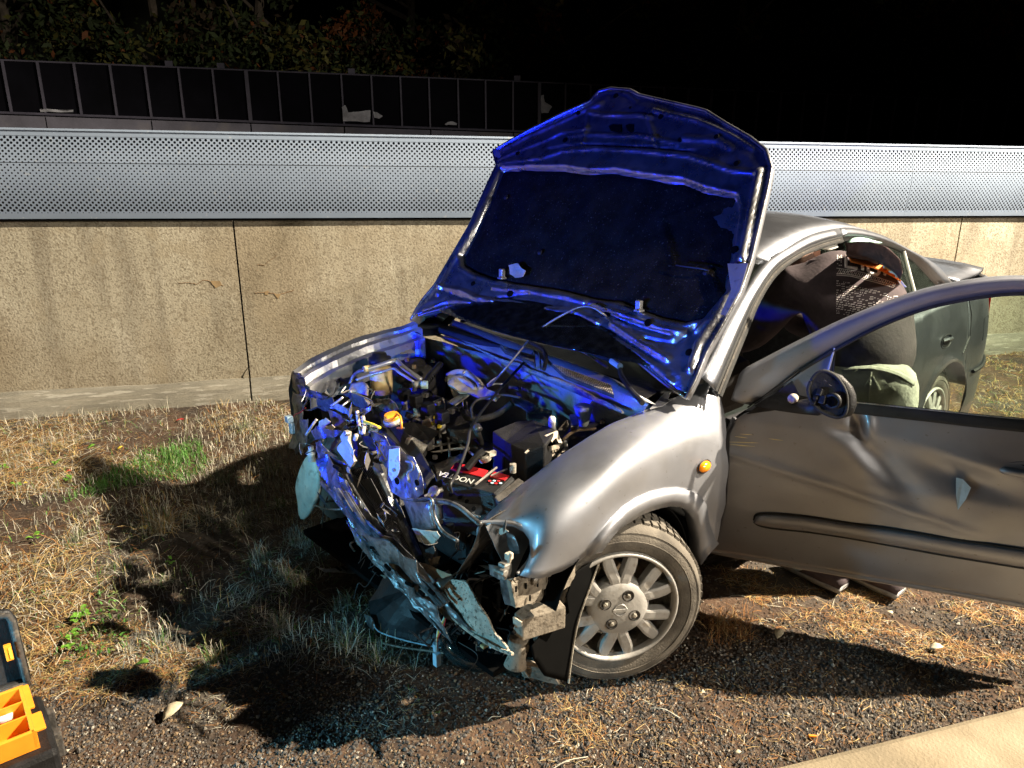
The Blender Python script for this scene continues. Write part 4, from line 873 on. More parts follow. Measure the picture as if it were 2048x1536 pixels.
# outer skin: same outline, domed away from the bay
cen = sum(rimp, Vector())/len(rimp); rings = [rp_]
V = [p-HN*.006 for p in rp_]; n = len(rp_); Fc = []
for s, d_ in ((1.0, -.028), (.93, -.045), (.6, -.062), (.25, -.07)): V += [cen+(p-cen)*s+HN*d_ for p in rp_]
V.append(cen-HN*.072)
for r in range(4):
    for q in range(n): a, b_ = r*n+q, r*n+(q+1) % n; Fc.append([a, b_, b_+n, a+n])
for q in range(n): Fc.append([4*n+q, 4*n+(q+1) % n, 5*n])
mk('hood_skin', (V, Fc), M['paint'], hood, smooth=True, solid=.0012)
for (c, r) in hole_uv:
    mk('drain_hole', lathe([(.0001, .002), (r*.85, .002), (r, .0), (r, -.004)], Hpos(c[0], c[1], float(Hh[np.abs(us-c[0]).argmin(), np.abs(vs_-c[1]).argmin()])+.0035), HN, 16), M['blackhole'], hood)
for (x0, y0, x1, y1) in ((1218, 250, 1243, 266), (1252, 249, 1268, 266)):
    q = [Ph(*p, .012) for p in ((x0, y0+3), (x0+6, y0), (x1, y0+1), (x1, y1-2), (x1-5, y1), (x0+4, y1-4))]; mk('latch_slot', prism(q, HN*.004), M['blackhole'], hood)
# insulation pad
PU = np.array(pu); padp = []
st2 = .012; us2 = np.arange(PU[:, 0].min(), PU[:, 0].max(), st2); vs2 = np.arange(PU[:, 1].min(), PU[:, 1].max(), st2); U2, V2 = np.meshgrid(us2, vs2, indexing='ij')
i2 = inpoly(U2, V2, pu); dd = dline(U2, V2, pu, True)
NOT = uvl([(1478, 392), (1478, 470), (1465, 560), (1440, 590), (1418, 540), (1350, 532), (1340, 490), (1325, 440)]); nin = inpoly(U2, V2, NOT); dn = dline(U2, V2, NOT, True)
h2 = -.022+.020*np.clip(dd/.03, 0, 1)+(fbm(U2+2, V2+5, 6, 4, 3)-.5)*.016-.012*np.where(nin, np.clip(dn/.015, 0, 1), 0)+.010*np.where(nin, 0, np.clip(1-dn/.02, 0, 1))
idm2 = -np.ones(U2.shape, int); idm2[i2] = np.arange(i2.sum()); pts = [Hpos(U2[i, j], V2[i, j], h2[i, j]) for i, j in zip(*np.where(i2))]
k = i2[:-1, :-1] & i2[1:, :-1] & i2[1:, 1:] & i2[:-1, 1:]
Fc = [[int(idm2[i, j]), int(idm2[i+1, j]), int(idm2[i+1, j+1]), int(idm2[i, j+1])] for i, j in zip(*np.where(k))]
mk('insulation_pad', (pts, Fc), M['felt'], hood, smooth=True)
for px, py in ((1005, 548), (1276, 610), (1412, 545), (1080, 505), (1012, 395)): mk('pad_clip', lathe([(.012, 0), (.011, .004), (.003, .008), (.0001, .008)], Ph(px, py, .004), HN, 12), M['pdark'], hood)
for px, py in ((1004, 548), (1278, 613)): mk('hood_bump_bracket', join(box(Ph(px, py, .012), (.02, .022, .045)), box(Ph(px, py+8, .018), (.03, .03, .008))), M['paint_in'], hood, bevel=.003)
poly('torn_pad_flap', [Ph(x, y, .03) for x, y in [(1018, 530), (1035, 527), (1052, 540), (1046, 550), (1030, 552), (1020, 545)]], M['filler'], hood, amp=.012, cuts=3, seed=21)
mk('hood_cable', tube(spl([Ph(1352, 530, .02), Ph(1370, 533, .025), (Ph(1400, 537, .025)), Ph(1418, 541, .02)], 4), .003, 6), M['wire'], hood)
poly('hood_corner_tab', [Ph(x, y, .01) for x, y in [(984, 295), (1000, 303), (1002, 320), (988, 312)]], M['paint_in'], hood, amp=.004, cuts=2)
poly('edge_reinforcement', [Ph(x, y, .035) for x, y in [(1455, 528), (1497, 526), (1480, 580), (1452, 632), (1442, 628), (1462, 580)]], M['paint_in'], hood, amp=.003, cuts=2, seed=5)
# prop rod and washer hose
mk('prop_rod', tube(spl([Pz(980, 772, .80), Pz(1010, 738, .90), Pplane(1075, 663, C(-.30, 0, 0), EX), Ph(1140, 622, .06), Ph(1170, 613, .05), Ph(1190, 617, .045), Ph(1205, 627, .03), Ph(1214, 633, .005)], 6), .0042, 8), M['steel'], car, smooth=True)
mk('prop_rod', tube(spl([Pz(903, 985, .66), Pz(901, 968, .70), Pz(915, 945, .70), Pz(935, 890, .72), Pz(945, 850, .74), Pz(990, 790, .80), Pz(1045, 728, .88), Pz(1062, 712, .91), Pz(1070, 702, .93)], 6), .0055, 8), M['wire'], car, smooth=True)['label'] = 'long black washer hose across the engine bay'
# ================================================================ engine bay contents
def bx(name, px, py, z, d, m, yaw=0, bev=.004, par=None, tilt=0):
    R = CARR@Matrix.Rotation(math.radians(yaw), 3, 'Z')@Matrix.Rotation(math.radians(tilt), 3, 'Y'); top = Pz(px, py, z); return mk(name, box(top-UP*d[2]/2, d, R), M[m], par or car, bevel=bev)
def tb(name, P, r, m, par=None, n=8, k=5): return mk(name, tube(spl([Pz(*p) for p in P], k), r, n), M[m], par or car, smooth=True)
def pz(name, P, depth, m, par=None, bev=.004): return mk(name, prism([Pz(*p) for p in P], -UP*depth), M[m], par or car, bevel=bev)
eng = mk('engine', join(box(C(-.03, -.10, .38), (.34, .52, .36)), box(C(.02, -.05, .50), (.22, .42, .12))), M['pdark'], car, bevel=.02)
# transmission casting
pz('gearbox_casing', [(858, 868, .56), (905, 852, .58), (945, 862, .58), (938, 905, .56), (905, 925, .54), (862, 925, .52)], .20, 'alu', eng)
for i, (a, b_) in enumerate((((866, 870, .575), (868, 915, .545)), ((880, 866, .58), (884, 918, .55)), ((895, 862, .585), (900, 915, .56)), ((862, 893, .565), (938, 880, .585)), ((862, 906, .555), (930, 895, .575)), ((915, 858, .59), (925, 902, .565)))):
    mk('casting_rib', tube([Pz(*a), Pz(*b_)], .006, 6), M['alu'], eng)
for px, py in ((878, 885), (910, 880), (930, 872), (870, 915), (900, 920), (925, 905)): mk('casing_bolt', lathe([(.011, -.005), (.011, .008), (.0001, .009)], Pz(px, py, .585), UP, 6), M['steel'], eng)
# cylinder head with coil packs
pz('rocker_cover', [(775, 780, .64), (812, 758, .66), (960, 830, .66), (955, 862, .64), (900, 860, .62), (820, 815, .62)], .12, 'pdusty', eng, .01)
for i, (px, py) in enumerate(((808, 778), (832, 790), (856, 806), (884, 822))):
    cp = bx('ignition_coil', px, py, .735, (.045, .042, .05), 'pdark', 8, .005, eng); tb('coil_lead', [(px+10, py-2, .73), (px+26, py-8, .725), (px+34, py, .71)], .004, 'wire', eng)
    mk('coil_stem', lathe([(.013, 0), (.013, -.06), (.016, -.07)], Pz(px, py+10, .70), UP, 12), M['alu'], eng)
    bx('coil_connector', px+18, py-4, .725, (.02, .028, .018), 'steel', 20, .002, eng)
tb('dipstick', [(885, 795, .74), (890, 815, .70), (878, 835, .66)], .003, 'steel', eng); tb('dipstick', [(925, 800, .74), (927, 820, .70)], .0025, 'steel', eng); tb('dipstick', [(933, 802, .74), (936, 822, .70)], .0025, 'steel', eng)
for px, py, s in ((868, 842, .035), (880, 848, .03), (872, 830, .03)): bx('connector_yellow', px, py, .67, (s, .014, .014), 'yellow', 30, .002, eng)
# intake manifold heap of pale castings
tb('intake_runner', [(895, 752, .80), (915, 744, .82), (935, 748, .82), (958, 766, .80), (962, 780, .78)], .013, 'filler', eng)
tb('intake_runner', [(893, 758, .79), (920, 760, .80), (945, 772, .79), (955, 790, .76)], .012, 'filler', eng)
tb('intake_runner', [(905, 766, .78), (908, 780, .76), (915, 795, .72)], .014, 'filler', eng)
tb('intake_runner', [(925, 748, .83), (932, 742, .84), (944, 750, .83), (960, 768, .81)], .006, 'steel', eng)
poly('intake_plenum', [Pz(x, y, z) for x, y, z in [(893, 755, .80), (930, 746, .82), (960, 760, .80), (975, 780, .79), (1000, 788, .79), (990, 800, .77), (950, 795, .76), (915, 790, .76), (900, 775, .78)]], M['filler'], eng, amp=.014, cuts=4, solid=.012, seed=9)
poly('valve_bracket', [Pz(x, y, z) for x, y, z in [(895, 805, .73), (935, 778, .77), (946, 784, .77), (910, 812, .73)]], M['alu'], eng, amp=.003, cuts=2, solid=.006)
tb('vacuum_hose', [(945, 835, .72), (943, 815, .76), (955, 800, .78), (980, 794, .79), (1010, 790, .80), (1040, 795, .80)], .005, 'pdusty', eng)
tb('coolant_hose', [(925, 820, .68), (935, 836, .69), (960, 838, .70), (990, 830, .71), (1010, 818, .73), (1024, 806, .75)], .013, 'pdusty', eng)
tb('coolant_hose', [(945, 845, .70), (955, 865, .66), (962, 888, .58)], .013, 'pdusty', eng); tb('hose_clamp', [(953, 852, .70), (958, 860, .69)], .0155, 'steel', eng)
tb('throttle_linkage', [(975, 772, .80), (990, 768, .80), (1005, 768, .80)], .004, 'white', eng); tb('throttle_linkage', [(974, 770, .80), (985, 760, .82), (998, 752, .83)], .0035, 'white', eng)
tb('relay_pipe', [(1018, 775, .80), (1030, 776, .80), (1040, 778, .80)], .009, 'pdusty', eng)
poly('inlet_duct', [Pz(x, y, z) for x, y, z in [(1024, 795, .76), (1050, 800, .76), (1078, 815, .76), (1104, 822, .75), (1104, 832, .73), (1060, 828, .74), (1040, 812, .75), (1028, 808, .75)]], M['pdusty'], eng, amp=.004, cuts=3, solid=.01)
pz('air_filter_lid', [(1052, 822, .745), (1104, 822, .745), (1104, 840, .735), (1056, 838, .735)], .03, 'pdusty', eng)
pz('air_filter_base', [(1060, 838, .70), (1102, 840, .70), (1100, 856, .69), (1064, 852, .69)], .10, 'pdusty', eng)
bx('exhaust_sensor', 855, 880, .60, (.03, .03, .05), 'steel', 10, .004, eng)
tb('thermostat_housing', [(815, 880, .64), (828, 888, .64), (850, 900, .62)], .022, 'alu', eng); tb('hose_clamp', [(820, 884, .645), (826, 887, .645)], .0245, 'steel', eng)
tb('upper_radiator_hose', [(845, 905, .60), (835, 930, .58), (850, 960, .55)], .020, 'pdusty', eng)
poly('exhaust_heat_shield', [Pz(x, y, z) for x, y, z in [(790, 850, .66), (830, 845, .68), (880, 862, .66), (862, 880, .62), (820, 878, .62)]], M['pdark'], eng, amp=.006, cuts=3, solid=.004)
# air-con pipes, reservoir, strut towers
res = mk('fluid_reservoir', lathe([(.045, -.10), (.050, -.05), (.050, 0), (.046, .012), (.04, .016), (.0001, .016)], Pz(762, 741, .80), UP, 28), M['cream'], car, smooth=True)
mk('reservoir_cap', lathe([(.050, .0), (.050, .03), (.034, .036), (.03, .05), (.0001, .05)], Pz(760, 728, .80), UP, 28), M['pdark'], res, smooth=True)
tb('aircon_pipe', [(735, 738, .82), (758, 731, .83), (780, 724, .84), (792, 721, .84), (805, 733, .83), (825, 748, .81), (843, 760, .79)], .0105, 'pipe'); tb('pipe_sleeve', [(728, 739, .82), (741, 736, .82)], .0145, 'cream')
tb('aircon_pipe', [(712, 760, .78), (740, 750, .80), (770, 742, .82), (787, 737, .83), (800, 746, .82), (828, 764, .79)], .0055, 'pipe')
tb('braided_hose', [(730, 740, .82), (716, 744, .80), (706, 754, .77), (700, 768, .74)], .008, 'steel')
tb('corrugated_hose', [(850, 770, .78), (858, 754, .80), (872, 738, .82), (882, 728, .83)], .013, 'pdark')
for k in range(9): q = Pz(851+k*3.4, 768-k*4.6, .782+k*.005); mk('hose_ring', lathe([(.0145, -.002), (.0155, 0), (.0145, .002)], q, (Pz(882, 728, .83)-Pz(850, 770, .78)), 12), M['pdark'], car)
tb('pipe_coupling', [(826, 770, .79), (840, 768, .79), (855, 768, .79)], .015, 'alu'); tb('coupling_collar', [(842, 770, .79), (856, 770, .79)], .0175, 'bag')
stw = mk('strut_tower', lathe([(.125, -.16), (.118, -.03), (.105, 0), (.075, .010), (.05, .006), (.035, .022), (.0001, .024)], Pz(836, 728, .77), UP, 32), M['pdusty'], car, smooth=True)
for k in range(3): a = k*2.09+.4; mk('strut_nut', lathe([(.011, 0), (.011, .016), (.0001, .017)], Pz(836, 728, .785)+Vector((math.cos(a)*.07, math.sin(a)*.07, 0)), UP, 6), M['rust'], stw)
stw2 = mk('strut_tower', lathe([(.125, -.16), (.118, -.03), (.105, 0), (.075, .010), (.05, .006), (.035, .022), (.0001, .024)], Pz(1195, 862, .72), UP, 32), M['pdusty'], car, smooth=True)
for k in range(3): a = k*2.09+.9; mk('strut_nut', lathe([(.011, 0), (.011, .022), (.0001, .023)], Pz(1185, 862, .735)+Vector((math.cos(a)*.07, math.sin(a)*.07, 0)), UP, 6), M['rust'], stw2)
for P in ([(810, 692), (830, 684), (842, 690), (822, 700)], [(798, 708), (820, 697), (832, 705), (805, 708)]): poly('service_label', [Pz(x, y, .815) for x, y in P], M['bag'] if P[0][0] == 810 else M['white'], amp=.001, cuts=1, solid=.001)
poly('alternator_guard', [Pz(x, y, z) for x, y, z in [(696, 786, .72), (703, 768, .74), (728, 764, .76), (736, 772, .76), (735, 792, .73), (716, 786, .72)]], M['filler'], amp=.003, cuts=3, solid=.01, smooth=True, seed=31)
mk('brake_fluid_tank', join(lathe([(.018, -.07), (.026, -.03), (.034, 0), (.036, .01), (.030, .014), (.0001, .014)], Pz(1167, 818, .80), UP, 24)), M['paleplastic'], car, smooth=True)
pz('tank_bracket', [(1139, 828, .78), (1156, 826, .78), (1158, 850, .77), (1141, 852, .77)], .012, 'steel'); poly('cardboard_flap', [Pz(x, y, z) for x, y, z in [(1115, 860, .74), (1134, 840, .78), (1137, 850, .77), (1130, 862, .74)]], M['filler'], amp=.002, cuts=2)
poly('wing_cover', [Pz(x, y, z) for x, y, z in [(1120, 878, .70), (1150, 858, .72), (1232, 856, .77), (1200, 880, .74), (1150, 915, .68), (1130, 905, .68)]], M['pdusty'], amp=.010, cuts=5, seed=14)
tb('fuel_line', [(1125, 880, .73), (1150, 862, .75), (1192, 858, .77)], .006, 'rust')
# air box with its ribbed label side
ab = pz('air_box', [(984, 862, .77), (1032, 842, .79), (1068, 838, .80), (1114, 860, .80), (1090, 888, .80), (1050, 905, .77), (1010, 880, .76)], .20, 'pdusty', None, .006)
ab.data.materials[0] = M['pdark']
pf = [Pz(1048, 905, .772), Pz(1090, 882, .79), Pz(1090, 870, .80), Pz(1113, 861, .80), Pz(1122, 885, .765), Pz(1132, 916, .70), Pz(1068, 930, .68)]
mk('air_box_side', prism([p+EY*.006 for p in pf], -EY*.006), M['filler'], ab, bevel=.001)['label'] = 'pale ribbed label side of the air box'
for T in ([(1092, 890), (1096, 877), (1102, 889)], [(1102, 888), (1107, 872), (1113, 886)]): mk('cutout_triangle', prism([Pz(x, y, .785)+EY*.012 for x, y in T], -EY*.004), M['blackhole'], ab)
A_, B_, C_, D_ = Pz(1064, 908, .755)+EY*.012, Pz(1122, 890, .755)+EY*.012, Pz(1128, 912, .70)+EY*.012, Pz(1074, 928, .68)+EY*.012
def q2(u, v): return A_.lerp(B_, u).lerp(D_.lerp(C_, u), v)
R = random.Random(3)
for v in (.08, .17, .26, .35, .86):
    u = .03
    while u < .92:
        w = R.uniform(.03, .09); mk('moulded_mark', prism([q2(u, v), q2(u+w, v), q2(u+w, v+.055), q2(u, v+.055)], EY*.002), M['pdark'], ab); u += w+R.uniform(.015, .04)
for k in range(7): u = .06+k*.13; mk('slot', prism([q2(u, .5), q2(u+.08, .5), q2(u+.08, .60), q2(u, .60)], EY*.002), M['blackhole'], ab)
for v in (.44, .66, .78): mk('side_rib', tube([q2(0, v), q2(1, v)], .003, 5), M['filler'], ab)
for P in ([(1062, 904, .76), (1064, 925, .70), (1072, 942, .66)], [(1130, 884, .76), (1134, 905, .71), (1130, 925, .68)]): tb('box_clamp', P, .0075, 'white', ab)
tb('vent_stub', [(1104, 838, .84), (1104, 852, .80), (1106, 862, .77)], .013, 'white', ab)
# battery
bt = [(883, 962, .665), (913, 925, .69), (1030, 955, .69), (992, 990, .665)]; P4 = [Pz(*p) for p in bt]
bat = mk('battery', prism(P4, -UP*.17), M['pdark'], car, bevel=.006)
def bq(u, v, h=0): return P4[0].lerp(P4[3], u).lerp(P4[1].lerp(P4[2], u), v)+UP*h
for (u0_, u1_, v0_, v1_) in ((.02, .58, .55, .90), (.68, .93, .66, .92)): mk('red_label', prism([bq(u0_, v0_, .0085), bq(u1_, v0_, .0085), bq(u1_, v1_, .0085), bq(u0_, v1_, .0085)], -UP*.004), M['red'], bat)
mk('lid_step', prism([bq(.0, .0, .004), bq(.97, .0, .004), bq(.97, .97, .004), bq(0, .97, .004)], -UP*.006), M['pdark'], bat, bevel=.002)
mk('hold_down_bar', tube([bq(.62, .02, .016), bq(.70, 1.0, .02)], .004, 6), M['steel'], bat); mk('hold_down_bar', tube([bq(.72, .6, .016), bq(.86, 1.05, .02)], .003, 6), M['steel'], bat)
mk('battery_cable', tube(spl([bq(.30, .60, .02), bq(.40, .9, .05), bq(.46, 1.1, .06)], 5), .013, 8), M['wire'], bat)
mk('terminal_clamp', join(lathe([(.019, -.01), (.022, .008), (.012, .014), (.009, .004), (.0001, .004)], bq(.50, 1.02, .045), UP+EX*.4, 16), box(bq(.58, 1.12, .055), (.03, .014, .016))), M['alu'], bat)
mk('terminal_post', lathe([(.011, -.01), (.011, .02), (.0001, .022)], bq(.96, 1.02, .025), UP, 14), M['alu'], bat)
for k, (u, v) in enumerate(((.80, .52), (.86, .56), (.80, .40), (.86, .42), (.92, .48), (.74, .46))): mk('hazard_dot', lathe([(.0055, 0), (.0055, .0015), (.0001, .0016)], bq(u, v, .0065), UP, 10), M['red'] if k % 2 else M['shard'], bat)
pz('battery_tray', [(988, 994, .66), (1036, 955, .68), (1048, 962, .68), (1000, 1006, .65)], .03, 'pdusty'); pz('bay_bracket', [(868, 928, .60), (925, 905, .63), (932, 912, .63), (872, 945, .59)], .04, 'pdusty')
pz('bay_bracket', [(1010, 955, .66), (1060, 930, .68), (1066, 940, .68), (1020, 965, .66)], .02, 'pdusty')
tb('earth_lead', [(940, 905, .62), (955, 915, .64), (965, 925, .66)], .006, 'cream')
def text(name, s, o, xd, yd, size, m, par, ext=.0006):
    cu = bpy.data.curves.new(name, 'FONT'); cu.body = s; cu.size = size; cu.extrude = ext; cu.align_x = 'LEFT'
    t = bpy.data.objects.new(name, cu); COL.objects.link(t); dg = bpy.context.evaluated_depsgraph_get(); dg.update()
    me = bpy.data.meshes.new_from_object(t.evaluated_get(dg)); bpy.data.objects.remove(t)
    xd = Vector(xd).normalized(); nz_ = xd.cross(Vector(yd)).normalized(); y2 = nz_.cross(xd); org = ORG[par.name] if par else Vector((0, 0, 0))
    for v in me.vertices: v.co = Vector(o)+xd*v.co.x+y2*v.co.y+nz_*v.co.z-org
    ob = bpy.data.objects.new(name, me); COL.objects.link(ob); me.materials.clear(); me.materials.append(m)
    if par: ob.parent = par
    ORG[ob.name] = org; return ob
text('brand_lettering', 'NOCTEA', bq(.52, .34, .0068), bq(0, .3)-bq(1, .3), bq(.5, 0)-bq(.5, 1), .034, M['white'], bat)
# ================================================================ crushed front
def px_(P, x=.36): return [Px(p[0], p[1], p[2] if len(p) > 2 else x) for p in P]
def cr(name, P, m, x=.36, **k): return crumple(name, px_(P, x), M[m], car, **k)
# bumper beam and its layers
cr('bumper_beam', [(632, 915, .44), (655, 908, .42), (676, 945), (700, 985), (730, 1020), (770, 1058), (800, 1095), (840, 1130), (880, 1180), (910, 1215), (950, 1262), (905, 1248), (865, 1215), (830, 1190), (790, 1140), (745, 1100), (715, 1070), (690, 1030), (655, 975)], 'wreck', .46, amp=.012, cuts=6, freq=12, seed=2)
cr('bumper_beam_flange', [(688, 1010), (720, 1040), (752, 1062), (790, 1080), (835, 1122), (870, 1162), (862, 1172), (820, 1138), (778, 1112), (752, 1105), (730, 1075), (700, 1040)], 'wreck', .50, amp=.007, cuts=5, freq=9, seed=12)
cr('lower_beam', [(690, 1040), (712, 1062), (750, 1105), (800, 1155), (845, 1195), (872, 1212), (884, 1250), (902, 1290), (880, 1262), (856, 1222), (800, 1180), (752, 1132), (715, 1085)], 'wreck', .50, amp=.010, cuts=6, freq=14, seed=7)
for k in range(5):
    o = k*7; mk('beam_fold', tube(spl(px_([(668+o, 975+o*.4), (712+o, 1045+o*.3), (770+o, 1100+o*.1), (832+o, 1160), (880+o*.6, 1215-o*.4)], .49+.012*(k % 2)), 5), .005+.002*(k % 2), 5), M['wreck'], car)
for i, (a, b_) in enumerate((((742, 1095), (762, 1100)), ((785, 1120), (800, 1128)), ((812, 1165), (826, 1172)), ((838, 1182), (848, 1190)), ((770, 1130), (780, 1140)), ((858, 1180), (868, 1188)))):
    mk('beam_slot', tube(px_([a, b_], .525), .006, 6), M['blackhole'], car)
cr('silver_cross_piece', [(740, 1072), (775, 1078), (808, 1112), (835, 1120), (838, 1150), (846, 1168), (832, 1165), (800, 1130), (770, 1122)], 'wreck', .53, amp=.006, cuts=4, freq=6, seed=22, smooth=True)
cr('rusty_bracket', [(836, 1122), (870, 1135), (905, 1150), (880, 1158), (850, 1152)], 'rust', .47, amp=.005, cuts=3)
mk('rail_tip', prism(px_([(858, 1160), (898, 1138), (908, 1155), (878, 1172)], .44), EX*.05-UP*.02), M['steel'], car, bevel=.004)
cr('muddy_shield', [(846, 1160), (858, 1158), (878, 1172), (905, 1160), (932, 1165), (952, 1195), (975, 1240), (990, 1272), (1012, 1292), (1020, 1304), (990, 1292), (940, 1258), (900, 1225), (868, 1190)], 'mud', .45, amp=.007, cuts=6, freq=11, solid=.006, seed=5)
mk('shield_rim', tube(spl(px_([(846, 1165), (880, 1208), (930, 1256), (985, 1292), (1025, 1308)], .46), 5), .006, 6), M['mud'], car)
# radiator with fins
RA, RB, RC, RD = [Px(*p) for p in ((704, 938, .33), (757, 930, .31), (842, 1112, .36), (800, 1100, .39))]
rad = mk('radiator', prism([RA, RB, RC, RD], -EX*.05), M['pdark'], car)
V, Fc = [], []; m = 0
for k in range(16):
    u = (k+.5)/16; a = RA.lerp(RB, u); b_ = RD.lerp(RC, u); w = (RB-RA)*.018; nseg = 10
    for s in range(nseg+1):
        c = a.lerp(b_, s/nseg)+EX*(.006+.004*math.sin(s*1.3+k*.4)); V += [c-w, c+w+EX*.004]
    for s in range(nseg): q = m+s*2; Fc.append([q, q+1, q+3, q+2])
    m = len(V)
for k in range(0): pass
o = mk('radiator_fins', (V, Fc), M['paint_in'], rad, solid=.001); o['kind'] = 'stuff'
mk('radiator_side_tank', tube([RB+EX*.01, RC+EX*.01], .016, 8), M['wreck'], rad); mk('radiator_side_tank', tube([RA+EX*.01, RA.lerp(RD, .75)+EX*.02], .010, 8), M['pdark'], rad)
for c, d_, e in (((720, 960), (757, 1010), .02), ((772, 1000), (803, 1042), .02)): cr('torn_fin_sheet', [c, (c[0]+22, c[1]-4), (d_[0]+8, d_[1]-8), d_], 'pdark', .37, amp=.006, cuts=3, seed=int(c[0]))
# upper slam panel pieces
pz('radiator_support', [(690, 815, .70), (745, 806, .72), (800, 845, .70), (846, 905, .64), (872, 950, .60), (850, 968, .58), (815, 912, .62), (768, 868, .66)], .03, 'pdark', None, .008)
cr('hood_latch_panel', [(777, 892), (800, 893), (812, 908), (826, 914), (838, 940), (848, 970), (847, 988), (834, 998), (800, 994), (786, 984), (776, 960), (780, 925)], 'wreck', .48, amp=.006, cuts=5, freq=10, seed=15)
cr('type_label', [(778, 899), (799, 896), (800, 938), (796, 950), (784, 962), (778, 950)], 'sticker', .50, amp=.002, cuts=3, freq=6, seed=16)
mk('latch_hook', tube(spl(px_([(812, 922), (824, 925), (826, 938), (816, 945), (816, 960)], .52), 4), .004, 6), M['steel'], car); mk('latch_hook', tube(spl(px_([(832, 930), (838, 945), (836, 958)], .52), 4), .0035, 6), M['steel'], car)
for x, y, r in ((795, 962, .011), (835, 965, .010), (788, 940, .006), (832, 978, .006)): mk('rivet_hole', lathe([(r, 0), (r, .004), (r*.6, .004), (.0001, .002)], Px(x, y, .505), EX, 14), M['blackhole'] if r > .009 else M['steel'], car)
sl = [(868, 990, .60), (893, 972, .62), (915, 970, .63), (935, 980, .63), (955, 1000, .62), (968, 1022, .61), (962, 1036, .60), (945, 1030, .60), (925, 1015, .60), (905, 1006, .60), (880, 1012, .59)]
crumple('front_cross_panel', [Pz(*p) for p in sl], M['wreck'], car, amp=.004, cuts=4, seed=18, smooth=True)
for x, y in ((902, 990), (920, 996), (934, 1003), (948, 1018)): mk('panel_hole', lathe([(.008, 0), (.008, .003), (.0001, .003)], Pz(x, y, .625)+EX*.0, UP*.7+EX*.5, 12), M['blackhole'], car)
mk('panel_edge', tube(spl(px_([(862, 1002), (893, 1004), (920, 1015), (945, 1036), (962, 1050)], .45), 5), .008, 8), M['wreck'], car, smooth=True)
mk('panel_edge', tube(spl(px_([(803, 996), (835, 1000), (862, 998), (868, 1030), (885, 1062), (915, 1082)], .47), 5), .006, 8), M['wreck'], car, smooth=True)
mk('release_lever', join(lathe([(.02, 0), (.02, .012), (.012, .014), (.0001, .014)], Pz(870, 985, .63), EX+UP, 16), tube([Pz(850, 995, .62), Pz(885, 978, .64)], .009, 8)), M['steel'], car)
cr('headlamp_mount_sheet', [(802, 1000), (830, 1002), (860, 1002), (866, 1030), (872, 1056), (850, 1058), (826, 1054), (812, 1028)], 'wreck', .45, amp=.006, cuts=3, freq=6, seed=25, smooth=True)
cr('corrugated_beige_flap', [(826, 1056), (852, 1060), (874, 1060), (880, 1072), (866, 1090), (838, 1084)], 'filler', .42, amp=.006, cuts=3, freq=14, seed=26)
mk('horn', lathe([(.012, .0), (.020, .004), (.022, .05), (.021, .075), (.010, .08), (.006, .10)], Px(877, 1046, .30), UP*1+EX*.12, 20), M['filler'], car, smooth=True)
cr('blue_side_sheet', [(832, 1092), (870, 1094), (880, 1130), (862, 1138), (845, 1120)], 'wreck', .40, amp=.01, cuts=3, seed=27)
cr('fan_blade_piece', [(850, 1098), (868, 1092), (872, 1105), (862, 1120), (852, 1112)], 'pdark', .46, amp=.01, cuts=3, seed=28); cr('rust_patch', [(858, 1118), (880, 1112), (876, 1128), (862, 1130)], 'rust', .44, amp=.004, cuts=2, seed=29)
# headlamp hollow behind fender
cr('headlamp_bowl', [(975, 1050), (1030, 1050), (1060, 1072), (1064, 1110), (1040, 1140), (1000, 1130), (975, 1095)], 'pdark', .22, amp=.02, cuts=5, freq=9, seed=30)
cr('broken_lamp_shell', [(1010, 1062), (1028, 1070), (1038, 1095), (1036, 1110), (1020, 1108), (1012, 1090)], 'wreck', .36, amp=.008, cuts=3, seed=33, smooth=True)
cr('broken_lamp_shell', [(985, 1060), (1005, 1056), (1018, 1064), (1000, 1070)], 'alu', .38, amp=.006, cuts=3, seed=34)
mk('lamp_socket', join(box(Px(1018, 1112, .42), (.02, .018, .02)), tube(px_([(1022, 1105), (1018, 1125)], .43), .006, 8)), M['filler'], car, bevel=.004)
mk('adjuster_bracket', join(box(Px(1010, 1140, .42), (.03, .03, .05)), tube(px_([(990, 1138), (1012, 1148)], .44), .012, 8)), M['steel'], car, bevel=.004)
cr('blue_bracket', [(978, 1128), (1000, 1135), (1006, 1150), (1000, 1160), (980, 1150)], 'wreck', .42, amp=.006, cuts=3, seed=35)
# bumper mounts under the fender
def py_(P, y): return [Py(p[0], p[1], p[2] if len(p) > 2 else y) for p in P]
crumple('bumper_end_bracket', py_([(1018, 1162), (1058, 1160), (1100, 1148), (1146, 1127), (1146, 1148), (1138, 1168), (1102, 1194), (1085, 1190), (1060, 1205), (1026, 1213)], .74), M['dirtmetal'], car, amp=.004, cuts=5, solid=.02, freq=14, seed=40)
for x, y in ((1032, 1178), (1052, 1172), (1075, 1168), (1098, 1160), (1118, 1152), (1060, 1196), (1090, 1184)): mk('bracket_slot', box(Py(x, y, .757), (.005, .004, .018)), M['blackhole'], car)
mk('bracket_hole', lathe([(.010, 0), (.010, .004), (.0001, .004)], Py(1121, 1146, .754), EY, 14), M['blackhole'], car); mk('bracket_bolt', lathe([(.013, 0), (.013, .006), (.004, .01)], Py(1070, 1160, .755), EY, 10), M['steel'], car)
cr('blue_side_plate', [(1000, 1145), (1018, 1160), (1024, 1212), (1010, 1208), (1002, 1180)], 'wreck', .40, amp=.004, cuts=3, seed=41)
P5 = [Pz(1028, 1226, .40), Pz(1060, 1200, .41), Pz(1110, 1186, .41), Pz(1132, 1214, .40), Pz(1045, 1240, .39)]
